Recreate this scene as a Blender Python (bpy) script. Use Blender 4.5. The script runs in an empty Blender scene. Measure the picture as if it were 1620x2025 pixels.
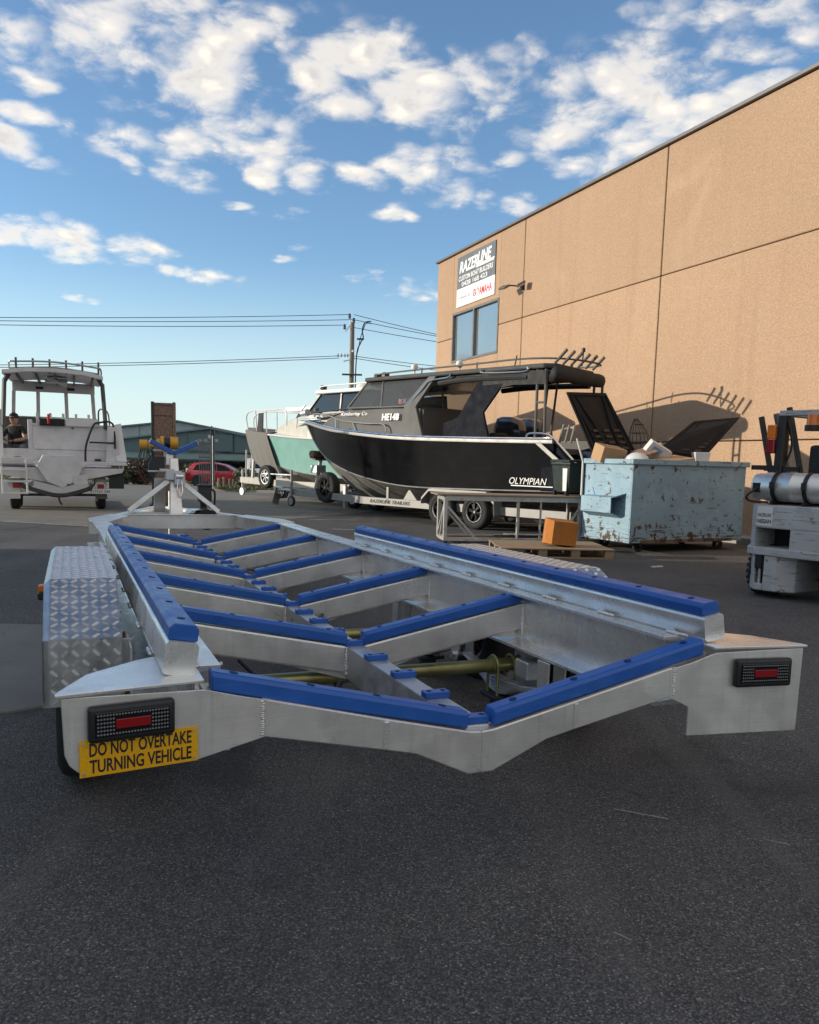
import bpy, bmesh, math, random
from mathutils import Vector, Matrix, Euler
random.seed(7)
PI = math.pi
scene = bpy.context.scene
C = bpy.data.collections.new('yard'); scene.collection.children.link(C)

# ------------------------------------------------------------ camera
cam_d = bpy.data.cameras.new('camera'); cam = bpy.data.objects.new('camera', cam_d); C.objects.link(cam)
cam_d.sensor_fit = 'HORIZONTAL'; cam_d.sensor_width = 36.0; cam_d.lens = 35.61
cam_d.shift_y = 0.0616; cam_d.clip_start = 0.05; cam_d.clip_end = 4000
PITCH, ROLL = 0.1252, 0.0256
fw = Vector((0, math.cos(PITCH), -math.sin(PITCH))); dn = Vector((0, -math.sin(PITCH), -math.cos(PITCH)))
rt = Vector((1, 0, 0))
ax = math.cos(ROLL)*rt - math.sin(ROLL)*dn; up = -(math.sin(ROLL)*rt + math.cos(ROLL)*dn)
cam.matrix_world = Matrix(((ax.x, up.x, -fw.x, 0), (ax.y, up.y, -fw.y, 0), (ax.z, up.z, -fw.z, 1.35), (0, 0, 0, 1)))
scene.camera = cam
scene.render.resolution_x = 819; scene.render.resolution_y = 1024

# ------------------------------------------------------------ light
SUN_TO = Vector((-1.0, -0.06, 0.232)).normalized()           # towards the sun
sun_d = bpy.data.lights.new('sun', 'SUN'); sun_d.energy = 2.25; sun_d.angle = math.radians(0.55); sun_d.color = (1.0, 0.95, 0.87)
sun = bpy.data.objects.new('sun', sun_d); C.objects.link(sun); sun.location = (-30, 0, 30)
sun.rotation_euler = SUN_TO.to_track_quat('Z', 'Y').to_euler()
vs = scene.view_settings
vs.view_transform = 'Standard'; vs.look = 'None'; vs.exposure = 1.0; vs.gamma = 1.0; vs.use_curve_mapping = False
vs.use_white_balance = True; vs.white_balance_temperature = 7300; vs.white_balance_tint = 10      # camera balanced for open shade
scene.render.engine = 'CYCLES'
scene.cycles.max_bounces = 6; scene.cycles.diffuse_bounces = 3; scene.cycles.glossy_bounces = 3; scene.cycles.transmission_bounces = 5; scene.cycles.use_denoising = True

world = bpy.data.worlds.new('World'); scene.world = world; world.use_nodes = True
def build_world():
    nt = world.node_tree; N = nt.nodes; L = nt.links; N.clear()
    def nd(t, **k):
        n = N.new(t)
        for a, b in k.items(): setattr(n, a, b)
        return n
    def inp(sock, v):
        if isinstance(v, bpy.types.NodeSocket): L.new(v, sock)
        else: sock.default_value = v
    def ma(op, a, b=0.0, c=0.0, clamp=False):
        n = nd('ShaderNodeMath', operation=op, use_clamp=clamp)
        inp(n.inputs[0], a); inp(n.inputs[1], b); inp(n.inputs[2], c); return n.outputs[0]
    def vm(op, a, b=(0, 0, 0)):
        n = nd('ShaderNodeVectorMath', operation=op); inp(n.inputs[0], a); inp(n.inputs[1], b)
        return n.outputs['Value'] if op in ('LENGTH', 'DOT_PRODUCT') else n.outputs[0]
    def mr(v, a, b, c, d, smooth=True):
        n = nd('ShaderNodeMapRange', interpolation_type='SMOOTHSTEP' if smooth else 'LINEAR')
        inp(n.inputs[0], v); inp(n.inputs[1], a); inp(n.inputs[2], b); inp(n.inputs[3], c); inp(n.inputs[4], d); return n.outputs[0]
    out = nd('ShaderNodeOutputWorld'); bg = nd('ShaderNodeBackground'); bg.inputs[1].default_value = SKY_STRENGTH
    sky = nd('ShaderNodeTexSky', sky_type='NISHITA', sun_disc=False, sun_elevation=math.asin(SUN_TO.z),
             sun_rotation=math.atan2(SUN_TO.x, SUN_TO.y), altitude=0.0, air_density=1.0, dust_density=0.0, ozone_density=4.2)
    tc = nd('ShaderNodeTexCoord'); d = tc.outputs['Generated']
    sp = nd('ShaderNodeSeparateXYZ'); L.new(d, sp.inputs[0])
    zc = ma('MAXIMUM', sp.outputs[2], 0.02)
    cb = nd('ShaderNodeCombineXYZ')
    L.new(ma('DIVIDE', sp.outputs[0], zc), cb.inputs[0]); L.new(ma('DIVIDE', sp.outputs[1], zc), cb.inputs[1])
    p = cb.outputs[0]                                           # position on a cloud layer one unit up
    # warp so that cloud edges are ragged
    nw = nd('ShaderNodeTexNoise'); nw.inputs['Scale'].default_value = 3.2; nw.inputs['Detail'].default_value = 3; L.new(p, nw.inputs['Vector'])
    wv = vm('SUBTRACT', nw.outputs['Color'], (.5, .5, .5))
    pw = vm('ADD', p, vm('MULTIPLY', wv, (.22, .30, 0)))
    cov = None
    for (x, y, rx, ry, s) in CLOUDS:                            # cloud banks of the layer: centre, half sizes, thickness
        n = nd('ShaderNodeMapping'); L.new(pw, n.inputs[0]); n.inputs[1].default_value = (-x/rx, -y/ry, 0); n.inputs[3].default_value = (1/rx, 1/ry, 0)
        m = mr(vm('LENGTH', n.outputs[0]), .25, 1.55, s, 0.0)
        cov = m if cov is None else ma('MAXIMUM', cov, m)
    # unseen rest of the layer behind the camera, thickened to fill the shade
    ng = nd('ShaderNodeTexNoise'); ng.inputs['Scale'].default_value = .8; ng.inputs['Detail'].default_value = 1; L.new(p, ng.inputs['Vector'])
    gen = mr(ng.outputs['Fac'], .30, .50, 0, 1.0)
    gen = ma('MULTIPLY', gen, mr(sp.outputs[1], .30, 0, 0, 1))
    cov = ma('MAXIMUM', cov, gen)
    zq = ma('ADD', zc, .30); cq = nd('ShaderNodeCombineXYZ')
    L.new(ma('DIVIDE', sp.outputs[0], zq), cq.inputs[0]); L.new(ma('DIVIDE', sp.outputs[1], zq), cq.inputs[1]); L.new(ma('MULTIPLY', sp.outputs[2], 1.2), cq.inputs[2])
    pq = cq.outputs[0]                                          # clouds have depth, so their lumps flatten less than the layer
    nf = nd('ShaderNodeTexNoise'); nf.inputs['Scale'].default_value = 11.0; nf.inputs['Detail'].default_value = 6
    nf.inputs['Roughness'].default_value = .58; nf.inputs['Distortion'].default_value = .25; L.new(pq, nf.inputs['Vector'])
    vw = vm('ADD', pq, vm('MULTIPLY', vm('SUBTRACT', nf.outputs['Color'], (.5, .5, .5)), (.10, .10, .10)))
    vo = nd('ShaderNodeTexVoronoi', feature='F1'); vo.inputs['Scale'].default_value = 17.0; L.new(vw, vo.inputs['Vector'])
    puff = ma('SUBTRACT', .42, vo.outputs['Distance'])
    n = ma('ADD', ma('MULTIPLY', ma('SUBTRACT', nf.outputs['Fac'], .5), 2.7), ma('MULTIPLY', puff, .85))
    dens = ma('ADD', ma('SUBTRACT', cov, .28), n)
    al = mr(dens, -.18, 1.08, 0, .92)
    al = ma('MULTIPLY', al, mr(cov, .02, .35, 0, 1))
    al = ma('MULTIPLY', al, mr(sp.outputs[2], .02, .12, 0, 1))
    # self shading: thicker parts of the layer are greyer
    shade = ma('MULTIPLY', mr(dens, .45, 1.25, 0, 1), mr(puff, .0, .34, 1, .1))
    cm = nd('ShaderNodeMix', data_type='RGBA'); L.new(shade, cm.inputs[0])
    cm.inputs[6].default_value = (CLOUD_L*1.0, CLOUD_L*.97, CLOUD_L*.93, 1); cm.inputs[7].default_value = (CLOUD_L*.60, CLOUD_L*.62, CLOUD_L*.68, 1)
    hz = nd('ShaderNodeMix', data_type='RGBA'); L.new(mr(sp.outputs[2], .24, 0.0, 0, .85), hz.inputs[0]); L.new(sky.outputs[0], hz.inputs[6]); hz.inputs[7].default_value = (3.1, 4.05, 4.6, 1)   # haze low in the sky
    mx = nd('ShaderNodeMix', data_type='RGBA'); L.new(al, mx.inputs[0]); L.new(hz.outputs[2], mx.inputs[6]); L.new(cm.outputs[2], mx.inputs[7])
    L.new(mx.outputs[2], bg.inputs[0]); L.new(bg.outputs[0], out.inputs[0])
SKY_STRENGTH = 0.115; CLOUD_L = 5.1
CLOUDS = [(-0.84, 2.13, 0.24, 0.24, 1), (-0.58, 2.25, 0.17, 0.3, 1), (-0.43, 2.05, 0.19, 0.13, 0.98), (-1.07, 2.37, 0.097, 0.13, 0.94), (-1.33, 2.75, 0.12, 0.25, 1), (-0.67, 1.98, 0.41, 0.077, 0.86), (-0.26, 2.31, 0.16, 0.3, 1), (-0.13, 2.18, 0.16, 0.17, 0.98), (0.06, 2.39, 0.25, 0.25, 1), (-0.39, 2.47, 0.097, 0.22, 0.75), (-0.64, 2.71, 0.23, 0.24, 0.98), (-0.86, 2.76, 0.16, 0.21, 0.75), (-0.55, 3.03, 0.12, 0.24, 1), (-1.05, 2.88, 0.086, 0.17, 0.86), (-0.86, 3.07, 0.11, 0.18, 0.67), (-0.19, 3.07, 0.097, 0.21, 0.94), (0.03, 2.95, 0.21, 0.26, 0.86), (0.16, 3.22, 0.12, 0.18, 0.75), (0.54, 2.3, 0.27, 0.24, 0.98), (0.73, 2.51, 0.25, 0.26, 0.94), (0.45, 2.57, 0.17, 0.28, 0.86), (0.23, 2.14, 0.076, 0.12, 0.83), (0.83, 2.01, 0.15, 0.17, 0.75), (0.6, 1.93, 0.22, 0.088, 0.67), (-1.77, 4.03, 0.33, 0.46, 1), (-1.4, 4.17, 0.21, 0.29, 0.9), (-1.34, 4.62, 0.11, 0.28, 0.79), (-1.11, 4.8, 0.19, 0.23, 0.71), (-0.55, 3.98, 0.097, 0.12, 0.67), (-0.69, 4.26, 0.086, 0.11, 0.63), (-0.72, 3.42, 0.076, 0.088, 0.67), (-2.2, 5.53, 0.15, 0.23, 0.59), (-0.29, 4.65, 0.15, 0.2, 0.51), (-0.01, 4.93, 0.23, 0.39, 0.55), (0.3, 2.8, 0.12, 0.099, 0.67), (-0.42, 3.07, 0.12, 0.23, 0.59), (-0.84, 2.55, 0.097, 0.099, 0.59), (0.9, 2.31, 0.086, 0.099, 0.9), (-1.16, 2.63, 0.11, 0.11, 0.67), (-0.55, 3.56, 0.11, 0.14, 0.55), (-0.1, 3.49, 0.097, 0.13, 0.55), (-1.2, 4.21, 0.086, 0.13, 0.55), (0.54, 2.86, 0.19, 0.2, 0.63), (0.45, 3.28, 0.13, 0.17, 0.59)]
build_world()

# ------------------------------------------------------------ materials
MATS = {}
def mat(name, col, rough=.5, metal=0.0, var=.12, vs=6.0, bump=0.0, bs=60.0, col2=None, c2=(.5, .65), c2s=4.0, rvar=.08, coat=0.0, trans=0.0, ior=1.5, spec=.5, emit=None, c2stretch=(1, 1, 1), dirt=None):
    m = bpy.data.materials.new(name); m.use_nodes = True; nt = m.node_tree; N = nt.nodes; L = nt.links
    b = N['Principled BSDF']
    b.inputs['Metallic'].default_value = metal; b.inputs['Coat Weight'].default_value = coat; b.inputs['Coat Roughness'].default_value = .08
    b.inputs['Transmission Weight'].default_value = trans; b.inputs['IOR'].default_value = ior; b.inputs['Specular IOR Level'].default_value = spec
    tc = N.new('ShaderNodeTexCoord')
    nz = N.new('ShaderNodeTexNoise'); nz.inputs['Scale'].default_value = vs; nz.inputs['Detail'].default_value = 6; L.new(tc.outputs['Object'], nz.inputs['Vector'])
    c0 = (col[0], col[1], col[2], 1)
    base = None
    if col2 is not None:
        mp = N.new('ShaderNodeMapping'); mp.inputs['Scale'].default_value = c2stretch; L.new(tc.outputs['Object'], mp.inputs[0])
        n2 = N.new('ShaderNodeTexNoise'); n2.inputs['Scale'].default_value = c2s; n2.inputs['Detail'].default_value = 8; n2.inputs['Roughness'].default_value = .65; L.new(mp.outputs[0], n2.inputs['Vector'])
        r2 = N.new('ShaderNodeMapRange'); r2.inputs[1].default_value = c2[0]; r2.inputs[2].default_value = c2[1]; L.new(n2.outputs['Fac'], r2.inputs[0])
        mx = N.new('ShaderNodeMix'); mx.data_type = 'RGBA'; L.new(r2.outputs[0], mx.inputs[0]); mx.inputs[6].default_value = c0; mx.inputs[7].default_value = (*col2, 1)
        base = mx.outputs[2]
    mr = N.new('ShaderNodeMapRange'); mr.inputs[1].default_value = .25; mr.inputs[2].default_value = .75; mr.inputs[3].default_value = 1-var; mr.inputs[4].default_value = 1+var; L.new(nz.outputs['Fac'], mr.inputs[0])
    mu = N.new('ShaderNodeMix'); mu.data_type = 'RGBA'; mu.blend_type = 'MULTIPLY'; mu.inputs[0].default_value = 1
    if base is None: mu.inputs[6].default_value = c0
    else: L.new(base, mu.inputs[6])
    L.new(mr.outputs[0], mu.inputs[7]); L.new(mu.outputs[2], b.inputs['Base Color'])
    rr = N.new('ShaderNodeMapRange'); rr.inputs[1].default_value = .3; rr.inputs[2].default_value = .7; rr.inputs[3].default_value = max(0, rough-rvar); rr.inputs[4].default_value = min(1, rough+rvar)
    L.new(nz.outputs['Fac'], rr.inputs[0]); L.new(rr.outputs[0], b.inputs['Roughness'])
    if bump > 0:
        nb = N.new('ShaderNodeTexNoise'); nb.inputs['Scale'].default_value = bs; nb.inputs['Detail'].default_value = 4; L.new(tc.outputs['Object'], nb.inputs['Vector'])
        bp = N.new('ShaderNodeBump'); bp.inputs['Strength'].default_value = bump; bp.inputs['Distance'].default_value = .01; L.new(nb.outputs['Fac'], bp.inputs['Height']); L.new(bp.outputs[0], b.inputs['Normal'])
    if emit: b.inputs['Emission Color'].default_value = (*emit[0], 1); b.inputs['Emission Strength'].default_value = emit[1]
    MATS[name] = m; return m

mat('galv', (.50, .51, .52), .45, .7, .12, 14, .03, 80, rvar=.12)
mat('tread_base', (.52, .52, .52), .33, .85, .10, 12, .03, 60, rvar=.1)
mat('tread', (.74, .73, .71), .3, .85, .10, 12, .03, 60, rvar=.1)
mat('blue', (.008, .092, .38), .38, 0, .10, 9, .06, 70, rvar=.10, col2=(.03, .125, .40), c2=(.55, .78), c2s=5, c2stretch=(1, 6, 6))
mat('blue_hole', (.004, .012, .06), .7, 0)
mat('black', (.012, .012, .013), .45, 0, .2, 8, .03, 60)
mat('black_gloss', (.006, .006, .007), .12, 0, .1)
mat('rubber', (.016, .016, .017), .82, 0, .25, 18, .15, 60)
mat('rim', (.62, .62, .63), .28, .9, .05)
mat('rim_black', (.012, .012, .013), .25, .3, .05, coat=.5)
mat('gold', (.34, .31, .13), .38, .75, .25, 5, .02, 60, col2=(.22, .17, .07), c2=(.5, .7), c2s=6)
mat('red_lens', (.26, .004, .008), .18, 0, .05, coat=.4)
mat('orange_lens', (.75, .17, .01), .25, 0, .08, coat=.3)
mat('led', (.16, .16, .17), .2, .2, .05)
mat('plate_yellow', (.78, .38, .008), .35, 0, .10, 160, .15, 260)
mat('ink', (.012, .011, .010), .5)
mat('paint_white', (.64, .63, .61), .4, 0, .06, 5)
mat('letter_white', (.80, .80, .78), .45, 0, .03)
mat('letter_red', (.55, .012, .02), .45, 0, .05)
mat('weld', (.74, .73, .72), .3, .95, .15, 120, .4, 300)

def node_mat(name):
    m = bpy.data.materials.new(name); m.use_nodes = True; MATS[name] = m
    return m.node_tree, m.node_tree.nodes, m.node_tree.links, m.node_tree.nodes['Principled BSDF']
def ramp(N, fac, L, stops):
    r = N.new('ShaderNodeValToRGB'); e = r.color_ramp.elements
    while len(e) < len(stops): e.new(.5)
    for el, (p, c) in zip(e, stops): el.position = p; el.color = (c[0], c[1], c[2], 1)
    L.new(fac, r.inputs[0]); return r.outputs[0]
def tnoise(N, L, vec, s, d=5, r=.55, dist=0):
    n = N.new('ShaderNodeTexNoise'); n.inputs['Scale'].default_value = s; n.inputs['Detail'].default_value = d; n.inputs['Roughness'].default_value = r; n.inputs['Distortion'].default_value = dist
    L.new(vec, n.inputs['Vector']); return n.outputs['Fac']
def mixc(N, L, fac, a, b, mode='MIX'):
    m = N.new('ShaderNodeMix'); m.data_type = 'RGBA'; m.blend_type = mode
    for s, v in ((m.inputs[0], fac), (m.inputs[6], a), (m.inputs[7], b)):
        if isinstance(v, bpy.types.NodeSocket): L.new(v, s)
        elif isinstance(v, (int, float)): s.default_value = v
        else: s.default_value = (*v, 1)
    return m.outputs[2]
def rng(N, L, v, a, b, c=0.0, d=1.0):
    n = N.new('ShaderNodeMapRange'); L.new(v, n.inputs[0])
    for i, x in enumerate((a, b, c, d)): n.inputs[i+1].default_value = x
    return n.outputs[0]
def bumpn(N, L, h, strength, dist, nrm=None):
    b = N.new('ShaderNodeBump'); b.inputs['Strength'].default_value = strength; b.inputs['Distance'].default_value = dist; L.new(h, b.inputs['Height'])
    if nrm: L.new(nrm, b.inputs['Normal'])
    return b.outputs[0]
def voro(N, L, vec, s, feat='F1', out='Distance'):
    v = N.new('ShaderNodeTexVoronoi'); v.feature = feat; v.inputs['Scale'].default_value = s; L.new(vec, v.inputs['Vector']); return v.outputs[out]

def make_asphalt():
    nt, N, L, b = node_mat('asphalt'); tc = N.new('ShaderNodeTexCoord'); o = tc.outputs['Object']
    cell = voro(N, L, o, 150, 'F1', 'Color'); sep = N.new('ShaderNodeSeparateColor'); L.new(cell, sep.inputs[0])
    dist = voro(N, L, o, 150)
    stone = ramp(N, sep.outputs[0], L, [(0, (.082, .081, .080)), (.62, (.126, .124, .121)), (.86, (.18, .176, .17)), (.97, (.25, .242, .232)), (1, (.37, .36, .34))])
    c = mixc(N, L, rng(N, L, dist, .35, .75), stone, (.047, .046, .045))
    big = tnoise(N, L, o, .55, 7, .6); c = mixc(N, L, 1.0, c, ramp(N, big, L, [(.3, (.70, .70, .71)), (.7, (1.24, 1.22, 1.19))]), 'MULTIPLY')
    patch = tnoise(N, L, o, 2.2, 5, .7, .6); c = mixc(N, L, rng(N, L, patch, .57, .72, 0, .5), c, (.032, .031, .031))
    pass
    st = tnoise(N, L, o, .9, 3, .5, 1.2); c = mixc(N, L, rng(N, L, st, .60, .72, 0, .48), c, (.030, .028, .026))
    tm = N.new('ShaderNodeMapping'); tm.inputs['Rotation'].default_value = (0, 0, .35); tm.inputs['Scale'].default_value = (1.6, .10, 1); L.new(o, tm.inputs[0])
    tr_ = tnoise(N, L, tm.outputs[0], 1.3, 6, .6, .3); c = mixc(N, L, rng(N, L, tr_, .54, .72, 0, .38), c, (.16, .154, .145))
    dust = tnoise(N, L, o, 5, 8, .7); c = mixc(N, L, rng(N, L, dust, .58, .8, 0, .22), c, (.15, .145, .135))
    L.new(c, b.inputs['Base Color'])
    b.inputs['Roughness'].default_value = .82; b.inputs['Specular IOR Level'].default_value = .35
    f = tnoise(N, L, o, 240, 3)
    hgt = N.new('ShaderNodeMath'); hgt.operation = 'ADD'; L.new(f, hgt.inputs[0]); L.new(rng(N, L, dist, 0, .8, 1.2, 0), hgt.inputs[1])
    L.new(bumpn(N, L, hgt.outputs[0], .6, .006), b.inputs['Normal'])
make_asphalt()
def make_alu(name, col, dark, metal, rough):
    nt, N, L, b = node_mat(name); tc = N.new('ShaderNodeTexCoord'); o = tc.outputs['Object']
    c = ramp(N, tnoise(N, L, o, 3.2, 7, .62, .4), L, [(.30, dark), (.52, tuple(.5*x+.5*y for x, y in zip(col, dark))), (.72, col)])
    mp = N.new('ShaderNodeMapping'); mp.inputs['Scale'].default_value = (3, 3, 160); mp.inputs['Rotation'].default_value = (0, .12, 0); L.new(o, mp.inputs[0])
    scr = tnoise(N, L, mp.outputs[0], 2.0, 6, .7); c = mixc(N, L, 1.0, c, ramp(N, scr, L, [(.3, (.91, .91, .91)), (.7, (1.07, 1.07, 1.07))]), 'MULTIPLY')
    mv = N.new('ShaderNodeMapping'); mv.inputs['Scale'].default_value = (30, 30, 1.2); L.new(o, mv.inputs[0])
    run = tnoise(N, L, mv.outputs[0], 1.0, 5, .6); c = mixc(N, L, rng(N, L, run, .56, .76, 0, .30), c, tuple(x*.62 for x in dark))
    sp = tnoise(N, L, o, 55, 3, .6); c = mixc(N, L, rng(N, L, sp, .66, .72, 0, .35), c, tuple(x*.6 for x in dark))
    L.new(c, b.inputs['Base Color']); b.inputs['Metallic'].default_value = metal
    L.new(rng(N, L, tnoise(N, L, o, 5, 6, .65, .6), .3, .7, rough-.13, rough+.12), b.inputs['Roughness'])
    h = N.new('ShaderNodeMath'); h.operation = 'ADD'; L.new(scr, h.inputs[0]); L.new(tnoise(N, L, o, 9, 3), h.inputs[1])
    L.new(bumpn(N, L, h.outputs[0], .10, .004), b.inputs['Normal'])
make_alu('alu', (.86, .83, .79), (.62, .59, .555), .66, .37)
make_alu('alu_bright', (.88, .865, .84), (.70, .685, .66), .70, .31)
def make_concrete(name, col, dark, sc=1.0):
    nt, N, L, b = node_mat(name); tc = N.new('ShaderNodeTexCoord'); o = tc.outputs['Object']
    c = ramp(N, tnoise(N, L, o, .9*sc, 8, .65), L, [(.3, dark), (.7, col)])
    s = tnoise(N, L, o, 3.5*sc, 6, .7, .8); c = mixc(N, L, rng(N, L, s, .58, .75, 0, .45), c, (dark[0]*.5, dark[1]*.5, dark[2]*.5))
    g = tnoise(N, L, o, 160, 2); c = mixc(N, L, .35, c, ramp(N, g, L, [(.3, (.7, .7, .7)), (.7, (1.2, 1.2, 1.2))]), 'MULTIPLY')
    L.new(c, b.inputs['Base Color']); b.inputs['Roughness'].default_value = .85
    L.new(bumpn(N, L, g, .25, .004), b.inputs['Normal'])
make_concrete('concrete', (.20, .195, .185), (.13, .127, .12))
make_concrete('kerb', (.34, .33, .30), (.22, .21, .19), 2)
make_concrete('old_sunlit_asphalt', (.20, .185, .155), (.13, .12, .10), 1.5)  # older paving, with the brown of low sunlight put into its colour
make_concrete('worn_paint', (.5, .5, .48), (.16, .16, .16), 7)
def make_wall():
    nt, N, L, b = node_mat('tan_wall'); tc = N.new('ShaderNodeTexCoord'); o = tc.outputs['Object']
    ge = N.new('ShaderNodeNewGeometry')
    p = ge.outputs['Position']
    c = ramp(N, tnoise(N, L, p, .22, 5, .6), L, [(.3, (.425, .282, .185)), (.7, (.47, .318, .212))])
    g = tnoise(N, L, p, 34, 4, .7); c = mixc(N, L, .62, c, ramp(N, g, L, [(.3, (.62, .62, .62)), (.7, (1.34, 1.34, 1.34))]), 'MULTIPLY')
    oi = N.new('ShaderNodeObjectInfo'); c = mixc(N, L, 1.0, c, ramp(N, oi.outputs['Random'], L, [(0, (.93, .93, .94)), (1, (1.05, 1.04, 1.03))]), 'MULTIPLY')
    pt = tnoise(N, L, p, .55, 6, .6, .5); c = mixc(N, L, rng(N, L, pt, .56, .70, 0, .35), c, (.56, .40, .265))
    st = N.new('ShaderNodeMapping'); st.inputs['Scale'].default_value = (2.2, 2.2, .12); L.new(p, st.inputs[0])
    s = tnoise(N, L, st.outputs[0], 1.1, 6, .6); c = mixc(N, L, rng(N, L, s, .56, .74, 0, .26), c, (.30, .18, .105))
    L.new(c, b.inputs['Base Color']); b.inputs['Roughness'].default_value = .9; b.inputs['Specular IOR Level'].default_value = .2
    h = N.new('ShaderNodeMath'); h.operation = 'ADD'; L.new(tnoise(N, L, p, 60, 5, .7), h.inputs[0]); L.new(g, h.inputs[1])
    L.new(bumpn(N, L, h.outputs[0], .7, .02), b.inputs['Normal'])
make_wall()
def make_bin_paint(name, col, rust=(.085, .035, .014), lo=.0, scratch=1.0, zb=.55, ls=0.0):
    nt, N, L, b = node_mat(name); tc = N.new('ShaderNodeTexCoord'); o = tc.outputs['Object']
    c = ramp(N, tnoise(N, L, o, 1.6, 6, .6), L, [(.3, tuple(x*.8 for x in col)), (.7, tuple(x*1.1 for x in col))])
    # faded whiter smears
    c = mixc(N, L, rng(N, L, tnoise(N, L, o, 3.0, 8, .7, .5), .52, .75, 0, .35), c, tuple(min(.8, x*1.5+.06) for x in col))
    # chips and rust, more of it where the bin is knocked near the bottom
    sx = N.new('ShaderNodeSeparateXYZ'); L.new(o, sx.inputs[0])
    lowm = rng(N, L, sx.outputs[2], zb, .1, 0, .085)
    chip = tnoise(N, L, o, 6.5, 10, .72, .2)
    ad = N.new('ShaderNodeMath'); ad.operation = 'ADD'; L.new(chip, ad.inputs[0]); L.new(lowm, ad.inputs[1])
    cm = rng(N, L, ad.outputs[0], .635-lo, .65-lo)
    stx = N.new('ShaderNodeMapping'); stx.inputs['Scale'].default_value = (1.0, 1.0, 14.0); L.new(o, stx.inputs[0])
    scr = tnoise(N, L, stx.outputs[0], 2.6, 9, .75)
    ad2 = N.new('ShaderNodeMath'); ad2.operation = 'ADD'; L.new(scr, ad2.inputs[0]); L.new(lowm, ad2.inputs[1])
    sm = rng(N, L, ad2.outputs[0], .66-ls, .675-ls, 0, scratch)
    mxm = N.new('ShaderNodeMath'); mxm.operation = 'MAXIMUM'; L.new(cm, mxm.inputs[0]); L.new(sm, mxm.inputs[1])
    rc = ramp(N, tnoise(N, L, o, 30, 4, .6), L, [(.35, (.02, .014, .01)), (.6, rust), (.75, tuple(min(1, x*2.2) for x in rust))])
    # rust bleeding round the chips
    bl = rng(N, L, ad.outputs[0], .57-lo, .65-lo, 0, .4); c = mixc(N, L, bl, c, tuple(.5*a+.5*d for a, d in zip(col, (.22, .11, .05))))
    c = mixc(N, L, mxm.outputs[0], c, rc)
    L.new(c, b.inputs['Base Color']); b.inputs['Roughness'].default_value = .55
    inv = rng(N, L, mxm.outputs[0], 0, 1, 1, 0); L.new(bumpn(N, L, inv, .35, .003), b.inputs['Normal'])
make_bin_paint('bin_blue', (.23, .37, .455), lo=.045, ls=.06)
make_bin_paint('fork_grey', (.42, .42, .42), rust=(.06, .05, .04), lo=-.07, scratch=.5, zb=-9, ls=.02)
make_bin_paint('red_rust', (.16, .10, .075), rust=(.10, .04, .02), lo=.08)
def make_timber(name, a, bcol):
    nt, N, L, b = node_mat(name); tc = N.new('ShaderNodeTexCoord')
    mp = N.new('ShaderNodeMapping'); mp.inputs['Scale'].default_value = (1.5, 22, 22); L.new(tc.outputs['Object'], mp.inputs[0])
    c = ramp(N, tnoise(N, L, mp.outputs[0], 1.5, 8, .6, .6), L, [(.3, a), (.7, bcol)])
    L.new(c, b.inputs['Base Color']); b.inputs['Roughness'].default_value = .8
make_timber('pallet_wood', (.20, .135, .08), (.36, .26, .16))
make_timber('ply', (.22, .16, .11), (.32, .24, .17))
make_timber('pole_wood', (.13, .11, .085), (.24, .20, .16))
def make_foliage(name, c1, c2, c3):
    nt, N, L, b = node_mat(name)
    oi = N.new('ShaderNodeNewGeometry')
    c = ramp(N, oi.outputs['Random Per Island'], L, [(0, c1), (.5, c2), (1, c3)])
    L.new(c, b.inputs['Base Color']); b.inputs['Roughness'].default_value = .6
make_foliage('leaf_brown', (.045, .035, .022), (.075, .06, .034), (.11, .09, .05))
make_foliage('leaf_green', (.03, .05, .015), (.055, .085, .025), (.10, .13, .045))
make_foliage('leaf_flower', (.05, .08, .03), (.10, .12, .05), (.55, .48, .45))
make_foliage('grass', (.07, .09, .025), (.12, .13, .04), (.20, .18, .08))
mat('palm', (.03, .045, .02), .7)
mat('shed_light', (.30, .35, .36), .5, .2, .06, 2)
mat('shed_dark', (.085, .135, .145), .5, .1, .08, 2)
mat('shed_roof', (.12, .18, .19), .45, .2, .06, 2)
mat('letter_grey', (.42, .47, .48), .6)
mat('wire', (.03, .03, .03), .6)
mat('navy', (.005, .0055, .007), .12, 0, .3, 2.5, rvar=.03, spec=.32, col2=(.013, .014, .016), c2=(.55, .8), c2s=3, c2stretch=(1, 1, 5))
mat('navy_matt', (.005, .007, .013), .7, 0, .1, spec=.12)
mat('boat_grey', (.105, .105, .10), .6, 0, .06, 3, spec=.25)
mat('boat_silver', (.40, .385, .36), .4, .55, .10, 3, rvar=.1)
mat('roof_grey', (.05, .05, .048), .6, 0, .06, 3, spec=.25)
mat('boat_silver_rub', (.25, .245, .235), .5, .3, .06, 5)
mat('chrome', (.78, .78, .78), .14, 1.0, .04)
mat('canvas_black', (.016, .016, .017), .75, 0, .2, 9, .3, 18)
mat('canvas_grey', (.16, .155, .14), .85, 0, .10, 6, .35, 9)
mat('teal', (.20, .40, .36), .45, 0, .06, 3, spec=.35)
mat('glass_tint', (.38, .40, .41), .03, 0, .02, trans=.85, ior=1.15, rvar=.0)
mat('glass_dark', (.012, .014, .016), .05, 0, .05, rvar=.0, spec=.8)
mat('glass_mirror', (.36, .41, .43), .06, .75, .06, .8, .015, 1.2, rvar=.02)
mat('boat_white', (.62, .60, .60), .5, .05, .10, 4, .03, 20, col2=(.50, .48, .48), c2=(.5, .7), c2s=2.5)
mat('boat_cream', (.46, .44, .38), .45, .05, .07, 4)
mat('engine_navy', (.010, .014, .026), .16, 0, .05, coat=.7, rvar=.03)
mat('winch_yellow', (.62, .30, .02), .45, 0, .12, 8)
mat('car_red', (.42, .012, .022), .22, .1, .04, coat=.8, rvar=.04)
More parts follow.
